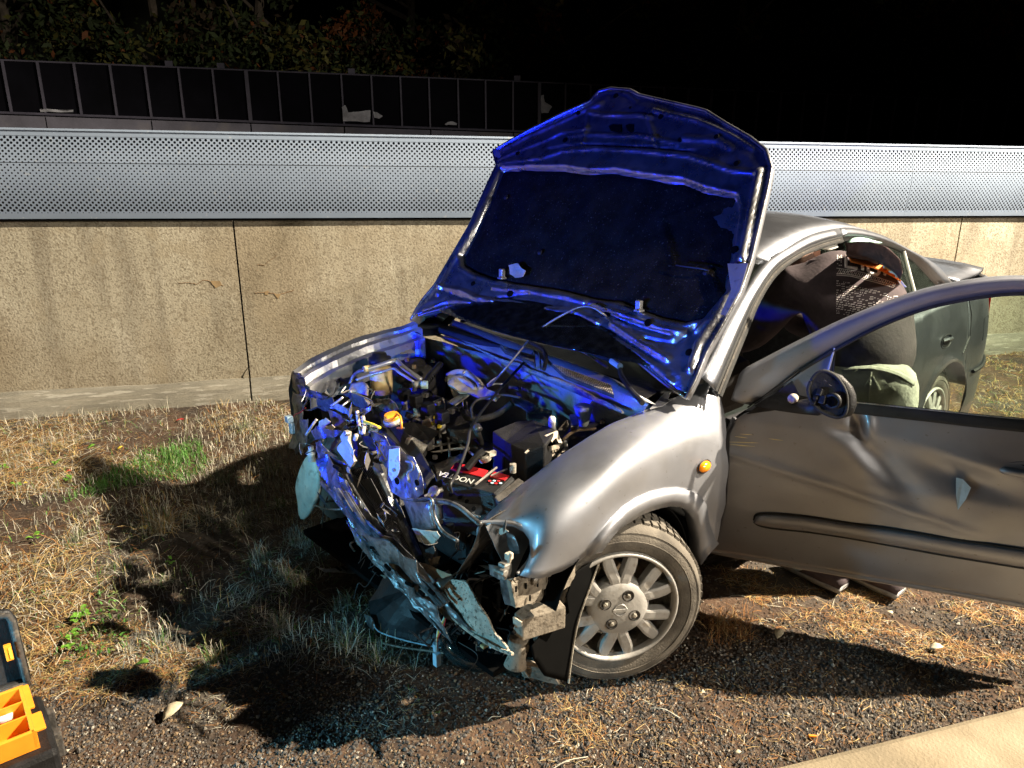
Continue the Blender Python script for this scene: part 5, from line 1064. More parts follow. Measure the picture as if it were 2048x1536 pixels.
mk('chassis_rail_end', prism(P5, -UP*.075), M['dirtmetal'], car, bevel=.004); mk('rail_face', prism([Pz(1028, 1232, .395), Pz(1045, 1243, .388), Pz(1050, 1270, .32), Pz(1030, 1265, .32)], EX*.006), M['filler'], car, bevel=.002)
for x, y in ((1036, 1246), (1040, 1258)): mk('rail_hole', lathe([(.006, 0), (.006, .01), (.0001, .01)], Pz(x, y, .36)+EX*.02, EX, 10), M['blackhole'], car)
mk('tow_pipe', lathe([(.03, 0), (.034, .03), (.028, .07), (.036, .10), (.0001, .10)], Pz(1040, 1272, .30), -UP*1+EX*.2, 18), M['dirtmetal'], car, smooth=True)
# mud flap and inner liner in front of the wheel
crumple('torn_wheel_liner', py_([(1150, 1145), (1178, 1128), (1204, 1110), (1196, 1140), (1175, 1185), (1160, 1225), (1150, 1262), (1144, 1300), (1136, 1366), (1118, 1362), (1090, 1352), (1066, 1320), (1060, 1290), (1085, 1262), (1135, 1225), (1128, 1196)], .745), M['blackhole'], car, amp=.006, cuts=5, solid=.004, freq=6, seed=50, smooth=True)
mk('liner_edge', tube(spl(py_([(1203, 1112), (1178, 1180), (1156, 1245), (1144, 1310), (1137, 1366)], .752), 5), .0035, 6), M['alu'], car)
crumple('broken_bumper_corner', [Pz(x, y, z) for x, y, z in [(1027, 1310, .14), (1045, 1318, .15), (1070, 1325, .13), (1090, 1332, .12), (1120, 1352, .05), (1118, 1368, .02), (1085, 1362, .02), (1048, 1352, .03)]], M['dirtmetal'], car, amp=.006, cuts=4, solid=.004, seed=51)
mk('corner_rib', tube(spl([Pz(1032, 1312, .15), Pz(1045, 1335, .10), Pz(1056, 1352, .04)], 4), .004, 6), M['filler'], car)
# dangling headlamp
hc = Pz(955, 1290, .14); hx = (Vector((-.25, -.75, .62))).normalized()
hr = hx.cross(UP).normalized(); hu2 = hr.cross(hx).normalized()
def hl_(prf, c, sx=1.25, n=36):
    v, f_ = lathe(prf, (0, 0, 0), (0, 0, 1), n, cap=False); R4 = Matrix((hr, hu2, hx)).transposed(); return [c+R4@Vector((p[0]*sx, p[1]*.82, p[2])) for p in v], f_
lampo = mk('hanging_headlamp', hl_([(.0001, -.09), (.05, -.085), (.085, -.05), (.098, -.01), (.100, .0), (.094, .004)], hc), M['pdark'], car, smooth=True, solid=.003)
hc2 = Pz(985, 1296, .15)
mk('reflector_bowl', hl_([(.0001, -.05), (.018, -.045), (.035, -.028), (.046, -.004), (.050, .004)], hc2+hx*.02, 1.05), M['chrome'], lampo, smooth=True, solid=.002)
mk('reflector_bowl', hl_([(.0001, -.05), (.022, -.042), (.035, -.02), (.04, .0)], Pz(925, 1272, .15)+hx*.0, 1.1), M['pdark'], lampo, smooth=True, solid=.002)
mk('bulb_holder', join(lathe([(.008, -.02), (.009, .006), (.006, .02), (.0001, .022)], hc2+hx*.005, hx, 12), lathe([(.014, -.03), (.014, -.012)], hc2, hx, 12)), M['chrome'], lampo, smooth=True)
mk('bulb_shield', box(Pz(972, 1292, .17)+hx*.02, (.022, .018, .01)), M['cream'], lampo, bevel=.002)
mk('broken_lens', hl_([(.100, .004), (.103, .012), (.10, .018), (.075, .032), (.05, .04)], hc), M['clear'], lampo, smooth=True, solid=.002)
for i in range(7):
    a = i*.9; q = hc2+hr*(math.cos(a)*.04)+hu2*(math.sin(a)*.03)+hx*.02; crumple('chrome_splinter', [q, q+hr*.02+hx*.006, q+hr*.016+hu2*.018, q+hu2*.012-hr*.006], M['chrome'], lampo, amp=.004, cuts=2, solid=.001, seed=60+i)
for i, (c_, off) in enumerate((('yellow', 0), ('rust', 4), ('red', 7), ('bag', -3))):
    P = [(893+off, 1212, .30), (889+off*.4, 1235, .26), (880+off, 1255, .22), (874+off*.3, 1275, .18), (873, 1300, .12)]; mk('lamp_wire', tube(spl([Pz(*p) for p in P], 5), .0022, 5), M[c_], car)
mk('wire_connector', join(box(Pz(874, 1318, .07), (.022, .022, .05)), lathe([(.010, 0), (.012, .03), (.0001, .03)], Pz(872, 1302, .10), UP, 10)), M['shard'], car, bevel=.003)
# fallen grille, undertray
gr = [(630, 1131), (650, 1137), (680, 1136), (722, 1125), (765, 1130), (772, 1142), (735, 1143), (700, 1146), (648, 1143)]
crumple('fallen_grille', [Pz(x, y, .07+.0003*(x-630)) for x, y in gr], M['wreck'], car, amp=.004, cuts=4, seed=70)
for k in range(8): mk('grille_slot', tube([Pz(672+k*11, 1134-k*.6, .105+.003*k), Pz(682+k*11, 1141-k*.5, .100+.003*k)], .005, 5), M['blackhole'], car)
crumple('undertray_panel', [Pz(x, y, z) for x, y, z in [(738, 1205, .12), (770, 1150, .20), (830, 1170, .25), (880, 1230, .14), (885, 1290, .04), (830, 1288, .02), (765, 1264, .02), (745, 1238, .03)]], M['pdark'], car, amp=.010, cuts=5, solid=.004, seed=71)
crumple('torn_trim_end', [Pz(x, y, z) for x, y, z in [(728, 1228, .06), (742, 1232, .07), (750, 1250, .04), (748, 1262, .02), (736, 1250, .02)]], M['wreck'], car, amp=.004, cuts=2, seed=72)
mk('trim_edge', tube(spl([Pz(*p) for p in [(746, 1240, .05), (756, 1262, .03), (800, 1278, .03), (850, 1290, .03), (885, 1296, .03)]], 4), .0028, 5), M['shard'], car); mk('trim_rod', tube(spl([Pz(*p) for p in [(765, 1286, .02), (800, 1294, .03), (860, 1302, .04), (900, 1308, .05)]], 4), .004, 5), M['dirtmetal'], car)
# white tank hanging at the far nose
tk = [(619, 904), (628, 904), (634, 926), (640, 945), (645, 970), (638, 1000), (622, 1032), (608, 1046), (596, 1038), (600, 1008), (594, 985), (594, 965), (600, 935), (607, 918)]
TP = [Px(x, y, .30) for x, y in tk]; tc = sum(TP, Vector())/len(TP); V = []; n = len(TP)
for s, d_ in ((.55, .020), (.88, .016), (.96, .004), (.94, -.008), (.8, -.016)):
    for p in TP: q = tc+(p-tc)*s+EX*d_; V.append(q+noise.noise_vector(q*16)*.016)
V.append(tc+EX*.021); V.append(tc-EX*.017); Fc = [[r*n+q, r*n+(q+1) % n, (r+1)*n+(q+1) % n, (r+1)*n+q] for r in range(4) for q in range(n)]+[[q, (q+1) % n, 5*n] for q in range(n)]+[[4*n+q, 4*n+(q+1) % n, 5*n+1] for q in range(n)]
tank = mk('washer_tank', (V, Fc), M['paleplastic'], car, smooth=True, sub=1); tank['label'] = 'pale washer tank hanging out of the far nose'
mk('tank_neck', lathe([(.016, 0), (.014, .03), (.02, .032), (.02, .04), (.012, .042), (.012, .065), (.0001, .066)], Px(624, 922, .34), UP, 18), M['paleplastic'], tank, smooth=True)
mk('pump_cable', tube(spl([Px(*p) for p in [(628, 1010, .34), (655, 1018, .38), (690, 1018, .42), (712, 1014, .45)]], 4), .004, 6), M['dirtmetal'], car)
# far nose wreck
FN = [('nose_bracket', [(588, 745), (602, 748), (610, 760), (606, 775), (596, 790), (586, 775)], 'wreck', .22), ('nose_sheet', [(598, 770), (622, 778), (640, 786), (655, 796), (640, 800), (622, 792), (604, 790)], 'wreck', .26),
      ('nose_sheet', [(586, 780), (604, 790), (606, 815), (600, 845), (588, 870), (590, 830)], 'wreck', .24), ('hanging_panel', [(588, 830), (602, 826), (606, 850), (600, 875), (592, 900), (582, 895), (588, 865)], 'wreck', .28),
      ('hanging_panel', [(600, 840), (615, 836), (618, 862), (612, 890), (600, 905), (598, 875)], 'wreck', .30), ('brown_sheet', [(633, 795), (650, 785), (668, 798), (668, 812), (652, 822), (637, 815)], 'pdusty', .24), ('torn_lamp_housing', [(622, 862), (640, 852), (660, 860), (680, 862), (672, 874), (650, 876), (630, 876)], 'wreck', .40),
      ('blue_panel', [(630, 882), (643, 879), (661, 910), (687, 922), (704, 935), (698, 948), (687, 946), (672, 944), (655, 952), (643, 955), (637, 920)], 'wreck', .42), ('silver_bracket', [(660, 815), (672, 806), (690, 818), (708, 830), (702, 840), (684, 830)], 'alu', .28), ('blue_block', [(654, 818), (680, 827), (692, 838), (694, 852), (682, 862), (664, 846)], 'wreck', .30),
      ('black_cover', [(688, 788), (715, 786), (738, 806), (742, 812), (726, 826), (708, 812)], 'pdusty', .24), ('cover_front', [(726, 815), (742, 811), (742, 822), (728, 830), (712, 820)], 'wreck', .27), ('purple_cap', [(662, 762), (680, 754), (690, 764), (676, 774), (664, 770)], 'pdark', .10),
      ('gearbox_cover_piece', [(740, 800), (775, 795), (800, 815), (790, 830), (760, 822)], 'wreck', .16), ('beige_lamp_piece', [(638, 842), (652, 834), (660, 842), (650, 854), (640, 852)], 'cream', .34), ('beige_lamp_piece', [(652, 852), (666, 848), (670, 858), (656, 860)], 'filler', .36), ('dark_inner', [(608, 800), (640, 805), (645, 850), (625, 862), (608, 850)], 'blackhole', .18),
      ('blue_rib_sheet', [(740, 862), (768, 868), (785, 900), (780, 940), (762, 925), (748, 890)], 'wreck', .30), ('dark_condenser', [(700, 880), (745, 872), (775, 930), (760, 960), (720, 935)], 'pdark', .27)]
for i, (nm, P, m, x) in enumerate(FN): cr(nm, P, m, x, amp=.010, cuts=4, freq=13, seed=80+i)
bk = cr('bent_arm', [(687, 882), (684, 872), (692, 860), (701, 864), (699, 878), (697, 888), (712, 922), (704, 933), (678, 900), (677, 893)], 'filler', .47, amp=.002, cuts=2, solid=.012, seed=100); mk('arm_pivot', lathe([(.010, 0), (.010, .012), (.005, .016), (.0001, .016)], Px(697, 866, .49), EX, 14), M['steel'], car)
mk('panel_slot', tube(px_([(668, 932), (680, 938)], .45), .007, 6), M['blackhole'], car); mk('rust_spot', lathe([(.013, 0), (.010, .003), (.0001, .003)], Px(697, 940, .45), EX, 10), M['rust'], car)
for nm, P, r, m in (('silver_rod', [(636, 762, .12), (670, 736, .05), (688, 726, .0)], .004, 'pipe'), ('silver_rod', [(662, 812, .32), (675, 803, .30), (686, 794, .28)], .005, 'pipe'), ('tan_post', [(714, 822, .30), (717, 845, .30), (722, 866, .32)], .007, 'filler'), ('tan_post', [(725, 832, .30), (728, 850, .30), (726, 868, .32)], .008, 'filler'),
                    ('yellow_strap', [(728, 844, .34), (742, 848, .34), (760, 856, .33)], .006, 'yellow'), ('strut_rod', [(688, 950, .42), (694, 975, .42), (697, 1005, .43)], .008, 'steel'), ('strut_rod', [(692, 950, .42), (712, 985, .42), (742, 1035, .44)], .006, 'wreck'), ('strut_rod', [(645, 965, .42), (668, 990, .44), (690, 1020, .46)], .012, 'wreck'),
                    ('red_wire', [(583, 838, .30), (590, 829, .30), (600, 825, .30), (612, 815, .28)], .0025, 'red'), ('grey_lever', [(612, 870, .36), (625, 850, .34), (634, 838, .32)], .006, 'alu'), ('white_lever', [(684, 812, .30), (700, 800, .26)], .004, 'pipe'), ('pale_tab', [(710, 880, .36), (713, 870, .36)], .008, 'filler')):
    mk(nm, tube(spl([Px(*p) for p in P], 4), r, 7), M[m], car, smooth=True)
mk('wire_plug', join(box(Px(578, 838, .32), (.03, .03, .03)), box(Px(584, 856, .32), (.02, .025, .05))), M['shard'], car, bevel=.004)
sp_c = [Px(674, 968, .44).lerp(Px(677, 1005, .45), t)+(EY*math.cos(t*70)+EX*math.sin(t*70))*.012 for t in np.linspace(0, 1, 90)]; mk('coil_spring', tube(sp_c, .0025, 5), M['steel'], car)
capo = mk('radiator_cap', join(lathe([(.030, -.012), (.030, 0), (.026, .008), (.0001, .010)], Pz(783, 832, .735), UP+EX*.2, 24), box(Pz(783, 832, .745), (.05, .014, .01))), M['orange'], car, smooth=False); mk('cap_collar', lathe([(.036, -.03), (.036, -.014), (.031, -.010)], Pz(783, 832, .735), UP+EX*.2, 24), M['alu'], car, smooth=True)
mk('cap_handle', tube([Pz(793, 828, .75), Pz(800, 832, .75), Pz(803, 845, .74), Pz(803, 856, .72), Pz(795, 856, .71)], .0045, 8), M['orange'], car, smooth=True)
# loose clutter: brackets, clips and cables of the wreck, each its own piece
R = random.Random(5)
regs = [((600, 760), (760, 900), .26, .12), ((640, 880), (780, 1000), .36, .10), ((700, 1000), (870, 1160), .40, .08), ((880, 1040), (1020, 1200), .28, .10), ((900, 1120), (1010, 1260), .34, .08), ((860, 1180), (960, 1290), .40, .06)]
for i in range(210):
    (xa, ya), (xb, yb), x0, dx = regs[i % 6]; px, py = R.uniform(xa, xb), R.uniform(ya, yb); q = Px(px, py, x0+R.uniform(-dx, dx))
    s = R.uniform(.008, .038); a = Vector((R.gauss(0, 1), R.gauss(0, 1), R.gauss(0, 1.3))).normalized(); b_ = a.orthogonal().normalized(); e = R.choice([.12, .2, .35])
    m = R.choice(['wreck', 'wreck', 'pdark', 'pdark', 'pdark', 'steel', 'pdusty', 'dirtmetal']); crumple('metal_fragment', [q-a*s, q-b_*s*e, q+a*s*.6-b_*s*e*.8, q+a*s*1.1, q+b_*s*e], M[m], car, amp=.006, cuts=2, seed=200+i)
for i in range(70):
    (xa, ya), (xb, yb), x0, dx = regs[i % 6]; P = [Px(R.uniform(xa, xb), R.uniform(ya, yb), x0+R.uniform(-dx, dx))]
    for k in range(3): P.append(P[-1]+Vector((R.gauss(0, .03), R.gauss(0, .03), R.gauss(-.01, .03))))
    mk('loose_cable', tube(spl(P, 5), R.uniform(.0012, .0038), 5), M[R.choice(['wire', 'wire', 'pdark', 'steel', 'pdusty'])], car)
for i in range(150):
    px, py, z = R.uniform(700, 1010), R.uniform(745, 900), R.uniform(.56, .70)
    if py > 800+(px-700)*.55: py -= 40; q = Pz(px, py, z)
    if i % 3 == 0: mk('engine_bolt', lathe([(.008, -.01), (.008, .01), (.0001, .011)], q, Vector((R.gauss(0, .4), R.gauss(0, .4), 1)), 6), M[R.choice(['steel', 'alu', 'rust'])], eng)
    elif i % 3 == 1: mk('engine_bracket', box(q, (R.uniform(.015, .05), R.uniform(.015, .04), R.uniform(.01, .03)), CARR@Matrix.Rotation(R.uniform(0, 3), 3, 'Z')@Matrix.Rotation(R.uniform(-.5, .5), 3, 'X')), M[R.choice(['pdusty', 'alu', 'steel', 'pdark', 'filler'])], eng, bevel=.003)
    else:
        P = [q]; 
        for k in range(3): P.append(P[-1]+Vector((R.gauss(0, .04), R.gauss(0, .04), R.gauss(0, .012))))
        mk('engine_cable', tube(spl(P, 5), R.uniform(.003, .007), 6), M[R.choice(['wire', 'pdusty', 'pdusty', 'alu'])], eng)
# ================================================================ driver door, swung open
def dd(L, off=0): return [Pd(x, y, off) for x, y in L]
topd = [(1472, 838), (1490, 826), (1540, 815), (1600, 806), (1650, 806), (1692, 816), (1760, 822), (1850, 831), (1950, 842), (2048, 851), (2170, 866)]
botd = [(1420, 1100), (1470, 1108), (1530, 1118), (1590, 1128), (1650, 1138), (1700, 1147), (1770, 1159), (1860, 1174), (1950, 1190), (2048, 1207), (2180, 1230)]
V, Fc = [], []; nx, nz = 110, 60
tp, bp_ = resample([Vector((*p, 0)) for p in topd], nx), resample([Vector((*p, 0)) for p in botd], nx)
lf = [Vector((x, y, 0)) for x, y in [(1472, 838), (1456, 870), (1454, 930), (1448, 1010), (1434, 1070), (1420, 1100)]]; lf = resample(lf, nz)
for i in range(nx):
    for j in range(nz):
        t = j/(nz-1); p = tp[i].lerp(bp_[i], t); s = i/(nx-1)
        p = p+(lf[j]-tp[0].lerp(bp_[0], t))*max(0, 1-s*5)
        q = Pd(p.x, p.y); x, y = p.x, p.y
        h = 0
        def g(cx, cy, sx, sy, an=0):
            c_, s_ = math.cos(an), math.sin(an); a_ = (x-cx)*c_+(y-cy)*s_; b_ = -(x-cx)*s_+(y-cy)*c_; return math.exp(-(a_/sx)**2-(b_/sy)**2)
        h -= .030*g(1715, 850, 14, 26, -.3)+.012*g(1690, 868, 30, 10, .3); h += .014*g(1738, 850, 10, 24); h -= .022*g(1770, 935, 90, 26, .75); h += .012*g(1720, 920, 70, 18, .8)
        h -= .018*g(1930, 960, 110, 22, .35); h += .012*g(1960, 925, 110, 16, .3); h += .004*noise.noise(Vector((x*.011, y*.02, 3)))
        cy_ = 905+(x-1455)*.325; h += .006*math.exp(-((y-cy_)/9)**2)*(1 if x < 1900 else max(0, 1-(x-1900)/80))
        V.append(q+DN*h)
for i in range(nx-1):
    for j in range(nz-1): a = i*nz+j; Fc.append([a, a+nz, a+nz+1, a+1])
door = mk('front_door', (V, Fc), M['paint'], car, smooth=True, solid=.0015); door['label'] = 'open driver door with dents and a dark rubbing strip'
V2 = [p-DN*(.055 if k % nz not in (0, nz-1) else .04) for k, p in enumerate(V)]
mk('door_inner_skin', ([p for p in V2], Fc), M['pdark'], door, smooth=True)
mk('door_edge', tube(dd([(1472, 838), (1456, 870), (1454, 930), (1448, 1010), (1434, 1070), (1420, 1100), (1470, 1108), (1590, 1128), (1700, 1147), (1860, 1174), (2048, 1207), (2180, 1230)], -.018), .016, 8), M['paint'], door, smooth=True)
# frame, sill seal
fo = [(1462, 800), (1472, 772), (1484, 746), (1530, 720), (1600, 684), (1680, 645), (1760, 612), (1840, 584), (1910, 568), (1980, 558), (2048, 555), (2120, 560), (2170, 590), (2200, 700), (2195, 862)]
fi = [(1500, 812), (1540, 790), (1600, 742), (1660, 706), (1700, 684), (1745, 660), (1800, 636), (1860, 615), (1930, 600), (1990, 591), (2048, 588), (2105, 592), (2140, 615), (2160, 700), (2155, 862)]
L_ = []
for a, b_ in zip(spl(dd(fo), 4), spl(dd(fi), 4)): L_.append([a-DN*.035, a-DN*.004, a.lerp(b_, .12)+DN*.002, a.lerp(b_, .62)+DN*.0, a.lerp(b_, .72)-DN*.008, b_-DN*.012, b_-DN*.04])
V = [p for c in L_ for p in c]; mk('window_frame', (V, [[i*7+j, (i+1)*7+j, (i+1)*7+j+1, i*7+j+1] for i in range(len(L_)-1) for j in range(6)]), M['paint'], door, smooth=True, solid=.003)
mk('window_seal', tube(spl(dd(fi[2:], -.008), 4), .006, 6), M['rubber'], door)
gi = [(1664, 704)]+fi[4:]+[(1690, 822)]
mk('door_glass', prism(dd([(1668, 702), (1700, 684), (1745, 660), (1800, 636), (1860, 615), (1930, 600), (1990, 591), (2048, 588), (2105, 592), (2140, 615), (2160, 700), (2155, 866), (2048, 856), (1900, 840), (1760, 826), (1668, 815)], -.018), -DN*.004), M['glass'], door)
mk('quarter_trim', prism(dd([(1490, 822), (1540, 790), (1602, 744), (1662, 706), (1669, 702), (1668, 818), (1600, 812), (1540, 818)], -.012), -DN*.012), M['paint'], door, bevel=.002)
mk('quarter_seam', tube(dd([(1495, 815), (1600, 739), (1668, 698)], -.006), .0025, 5), M['pdark'], door); mk('glass_channel', tube(dd([(1669, 696), (1650, 765)], -.006), .0035, 6), M['white'], door)
mk('quarter_seam', tube(dd([(1669, 696), (1662, 815)], -.010), .004, 6), M['rubber'], door)
ss_ = [(1692, 816), (1760, 823), (1850, 832), (1950, 843), (2048, 852), (2170, 866)]; s2 = [(1692, 826), (1760, 833), (1850, 843), (1950, 855), (2048, 865), (2170, 880)]
mk('belt_seal', loft([[a-DN*.02, a+DN*.004, b_+DN*.006, b_-DN*.002] for a, b_ in zip(dd([(x, y-12) for x, y in ss_]), dd(s2))], 8), M['rubber'], door, smooth=True)
mk('belt_line', tube(dd([(x, y-13) for x, y in ss_], -.002), .003, 5), M['alu'], door)
mk('mirror_patch', prism(dd([(1492, 828), (1540, 795), (1585, 760), (1600, 790), (1640, 800), (1600, 812), (1540, 822)], .001), DN*.004), M['pdark'], door, bevel=.002)
# rubbing strip
rt = [(1508, 1040), (1512, 1030), (1530, 1027), (1600, 1031), (1700, 1046), (1800, 1060), (1900, 1077), (2048, 1098), (2180, 1118)]; rb_ = [(1508, 1043), (1518, 1050), (1545, 1056), (1620, 1064), (1700, 1076), (1800, 1094), (1900, 1112), (2048, 1136), (2180, 1158)]
L_ = [[a+DN*.001, a.lerp(b_, .14)+DN*.012, a.lerp(b_, .5)+DN*.016, a.lerp(b_, .8)+DN*.012, b_+DN*.0] for a, b_ in zip(dd(rt), dd(rb_))]
mk('rubbing_strip', (sum(L_, []), [[i*5+j, (i+1)*5+j, (i+1)*5+j+1, i*5+j+1] for i in range(len(L_)-1) for j in range(4)]), M['paint'], door, smooth=True, solid=.002)
mk('strip_shadow_gap', tube(spl(dd(rt+[], .002), 3), .0045, 6), M['rubber'], door); mk('strip_shadow_gap', tube(spl(dd(rb_, .001), 3), .0055, 6), M['rubber'], door)
hc_ = Pd(2036, 942); mk('door_handle', tube(spl([hc_-DE*.05+DN*.0, hc_-DE*.03+DN*.012, hc_+DE*.04+DN*.018, hc_+DE*.10+DN*.012], 4), [.010, .013, .014, .010], 10), M['paint'], door, smooth=True); mk('handle_cup', prism([hc_+DE*(.035+.085*math.cos(a))+UP*(.028*math.sin(a)-.002)+DN*.001 for a in np.linspace(0, 6.0, 22)], DN*.003), M['blackhole'], door); mk('handle_rim', tube([hc_+DE*(.035+.09*math.cos(a))+UP*(.033*math.sin(a))+DN*.002 for a in np.linspace(0, 6.283, 40)], .004, 6), M['paint'], door)
M['scratch'] = mat('yellow_scratch', (.62, .52, .25), .8)
for a, b_ in (((1480, 868), (1510, 870)), ((1458, 884), (1525, 886)), ((1460, 889), (1510, 893)), ((1535, 877), (1566, 881)), ((1475, 915), (1500, 917)), ((1480, 925), (1492, 927)), ((1470, 873), (1495, 876))): mk('scratch', tube(dd([a, ((a[0]+b_[0])/2, (a[1]+b_[1])/2), b_], .0012), [.0005, .0016, .0004], 5), M['scratch'], door)
poly('paint_chip', dd([(1912, 955), (1926, 958), (1942, 975), (1932, 998), (1915, 1020), (1912, 990)], .006), M['shard'], door, amp=.002, cuts=2, solid=.001)
# broken mirror on its foot
mk('mirror_foot', loft([[Pd(1510, 812, .01), Pd(1530, 800, .015), Pd(1560, 790, .01)], [Pd(1560, 822, .04), Pd(1580, 812, .05), Pd(1600, 805, .04)], [Pd(1610, 828, .09), Pd(1615, 815, .10), Pd(1625, 800, .09)], [Pd(1640, 830, .13), Pd(1645, 812, .14), Pd(1650, 796, .13)]], 8), M['pdark'], door, smooth=True, solid=.02)
mo = [(1622, 762), (1632, 748), (1648, 742), (1668, 750), (1684, 768), (1693, 790), (1694, 815), (1688, 830), (1674, 835), (1652, 828), (1636, 818), (1622, 800), (1616, 780)]
MP = dd(mo, .16); mc = sum(MP, Vector())/len(MP); n = len(MP); V = []
mback = (DN*.25-DE*.97).normalized()
for s, d_ in ((1.0, .0), (1.02, .010), (.98, .024), (.80, .04), (.45, .048)): V += [mc+(p-mc)*s-mback*d_ for p in MP]
V.append(mc-mback*.05); Fc = [[r*n+q, r*n+(q+1) % n, (r+1)*n+(q+1) % n, (r+1)*n+q] for r in range(4) for q in range(n)]+[[4*n+q, 4*n+(q+1) % n, 5*n] for q in range(n)]
mir = mk('side_mirror', (V, Fc), M['pdark'], door, smooth=True, solid=.003); mk('mirror_rim', tube(spl(MP+[MP[0]], 3), .006, 8), M['rubber'], mir, smooth=True)
mk('mirror_inner_plate', ([mc+(p-mc)*.92+mback*.004+noise.noise_vector(p*30)*.008 for p in MP]+[mc-mback*.02], [[q, (q+1) % n, n] for q in range(n)]), M['pdark'], mir, smooth=True)
mc2 = Pd(1664, 803, .175); mk('motor_hole', lathe([(.016, 0), (.016, .006), (.010, .008), (.0001, .002)], mc2, DN+mback*.5, 20), M['blackhole'], mir); mk('motor_ring', lathe([(.017, .0), (.025, .003), (.027, -.01)], mc2, DN+mback*.5, 24, cap=False), M['pdark'], mir, smooth=True)
for x, y in ((1650, 760), (1660, 769)): mk('mirror_clip', tube(dd([(x-2, y), (x+3, y+3)], .175), .0015, 5), M['pdusty'], mir)
for x, y, s in ((1640, 785, .025), (1632, 795, .02), (1646, 800, .028), (1628, 806, .018)): mk('mirror_bracket', box(Pd(x, y, .165), (s, s*.7, s*.8), CARR@Matrix.Rotation(s*40, 3, 'Y')), M['pdark'], mir, bevel=.003)
mk('pale_socket', lathe([(.012, -.01), (.017, .004), (.016, .016), (.010, .022), (.0001, .022)], Pd(1588, 796, .05), DN-DE*.4, 12), M['filler'], door, smooth=True)
# debris under the sill side
poly('hanging_sill_trim', [Pz(x, y, z) for x, y, z in [(1400, 1120, .10), (1440, 1108, .12), (1500, 1112, .10), (1560, 1120, .10), (1600, 1138, .05), (1560, 1130, .04), (1480, 1122, .05), (1430, 1128, .04)]], M['pdark'], amp=.01, cuts=4, seed=90)
poly('blue_film_scrap', [Pz(x, y, z) for x, y, z in [(1545, 1118, .12), (1575, 1120, .12), (1595, 1128, .09), (1606, 1146, .03), (1590, 1142, .03), (1570, 1128, .06)]], M['shard'], amp=.01, cuts=3, seed=91)
# ================================================================ person leaning into the car
def skin(name, J, E_, m, par, sub=2, root=0):
    org = ORG[par.name]; me = bpy.data.meshes.new(name); me.from_pydata([tuple(Vector(j[0])-org) for j in J], E_, []); o = bpy.data.objects.new(name, me); COL.objects.link(o); o.parent = par; ORG[o.name] = org
    s = o.modifiers.new('skin', 'SKIN'); me.skin_vertices[0].data[0].use_root = False
    for i, j in enumerate(J): sv = me.skin_vertices[0].data[i]; sv.radius = j[1] if isinstance(j[1], tuple) else (j[1], j[1]); sv.use_root = (i == root)
    s.use_smooth_shade = True; ss = o.modifiers.new('sub', 'SUBSURF'); ss.levels = ss.render_levels = sub; me.materials.append(m)
    dg = bpy.context.evaluated_depsgraph_get(); dg.update(); m2 = bpy.data.meshes.new_from_object(o.evaluated_get(dg)); o.modifiers.clear(); o.data = m2
    m2.polygons.foreach_set('use_smooth', [True]*len(m2.polygons)); return o
M['skin'] = mat('skin', (.55, .33, .24), .55, 0, .1, 20); M['hoodie'] = mat('dark_hoodie', (.075, .058, .064), .95, 0, .25, 12, .15, 90); M['trouser'] = mat('pale_work_trousers', (.45, .44, .38), .9, 0, .25, 9, .5, 40); M['shoe'] = mat('grey_sole', (.30, .30, .30), .7, 0, .3, 20)
M['hair'] = mat('dark_hair', (.02, .015, .012), .8, 0, .4, 60, .5, 200); M['lining'] = mat('orange_lining', (.95, .30, .05), .7, 0, .1, 20); M['print'] = mat('white_garment_print', (.9, .86, .84), .8, 0, .1, 30); M['hoodlight'] = mat('maroon_hood', (.075, .045, .045), .95, 0, .3, 15, .5, 60)
M['glove'] = mat('teal_nitrile_glove', (.38, .60, .52), .5, 0, .15, 20)
fw = -EY  # into the car
fl, fr_ = Vector((1.26, 2.80, .05)), Vector((1.47, 2.76, .05))
pel = Vector((1.34, 2.77, .90))
per = empty('person', (1.36, 2.78, 0), 'person in dark printed hoodie and pale trousers bending in through the driver door', 'person')
rt_ = (fr_-fl).normalized()
hipL, hipR = pel-rt_*.10-UP*.04, pel+rt_*.10-UP*.04
kL, kR = hipL.lerp(fl, .52)+fw*.06, hipR.lerp(fr_, .52)+fw*.05
chest = Pplane(1745, 570, pel-fw*0+fw*.22, fw); chest = Vector((1.36, 2.98, 1.16)); 
def pjx(p):
    d = Vector(p)-CAM; c, s = math.cos(PITCH), math.sin(PITCH); zc = d.y*c-d.z*s; yc = -(d.z*c)-d.y*s; return 1024+F*d.x/zc, 768+F*yc/zc
spine1 = pel.lerp(chest, .5)+UP*.02
neck = chest+fw*.20+UP*.10; head = neck+fw*.15-UP*.13
shL, shR = chest+fw*.10-rt_*.16+UP*.02, chest+fw*.10+rt_*.17+UP*.03
elL, elR = shL+fw*.14-rt_*.03-UP*.24, shR+fw*.18-UP*.22+rt_*.02
haL, haR = elL+fw*.22-UP*.04+rt_*.04, elR+fw*.22+UP*.04-rt_*.04
J = [(pel, (.12, .09)), (spine1, (.11, .085)), (chest, (.12, .09)), (neck, .055), (head+UP*.02, (.085, .095)), (head+fw*.07+UP*.03, (.06, .07)), (hipL, .09), (kL, .06), (fl+UP*.05, .042), (hipR, .09), (kR, .06), (fr_+UP*.05, .042), (shL, .032), (elL, .030), (haL, .024), (shR, .032), (elR, .035), (haR, .026)]
E_ = [(0, 1), (1, 2), (2, 3), (3, 4), (4, 5), (0, 6), (6, 7), (7, 8), (0, 9), (9, 10), (10, 11), (2, 12), (12, 13), (13, 14), (2, 15), (15, 16), (16, 17)]
body = skin('body', J, E_, M['skin'], per)
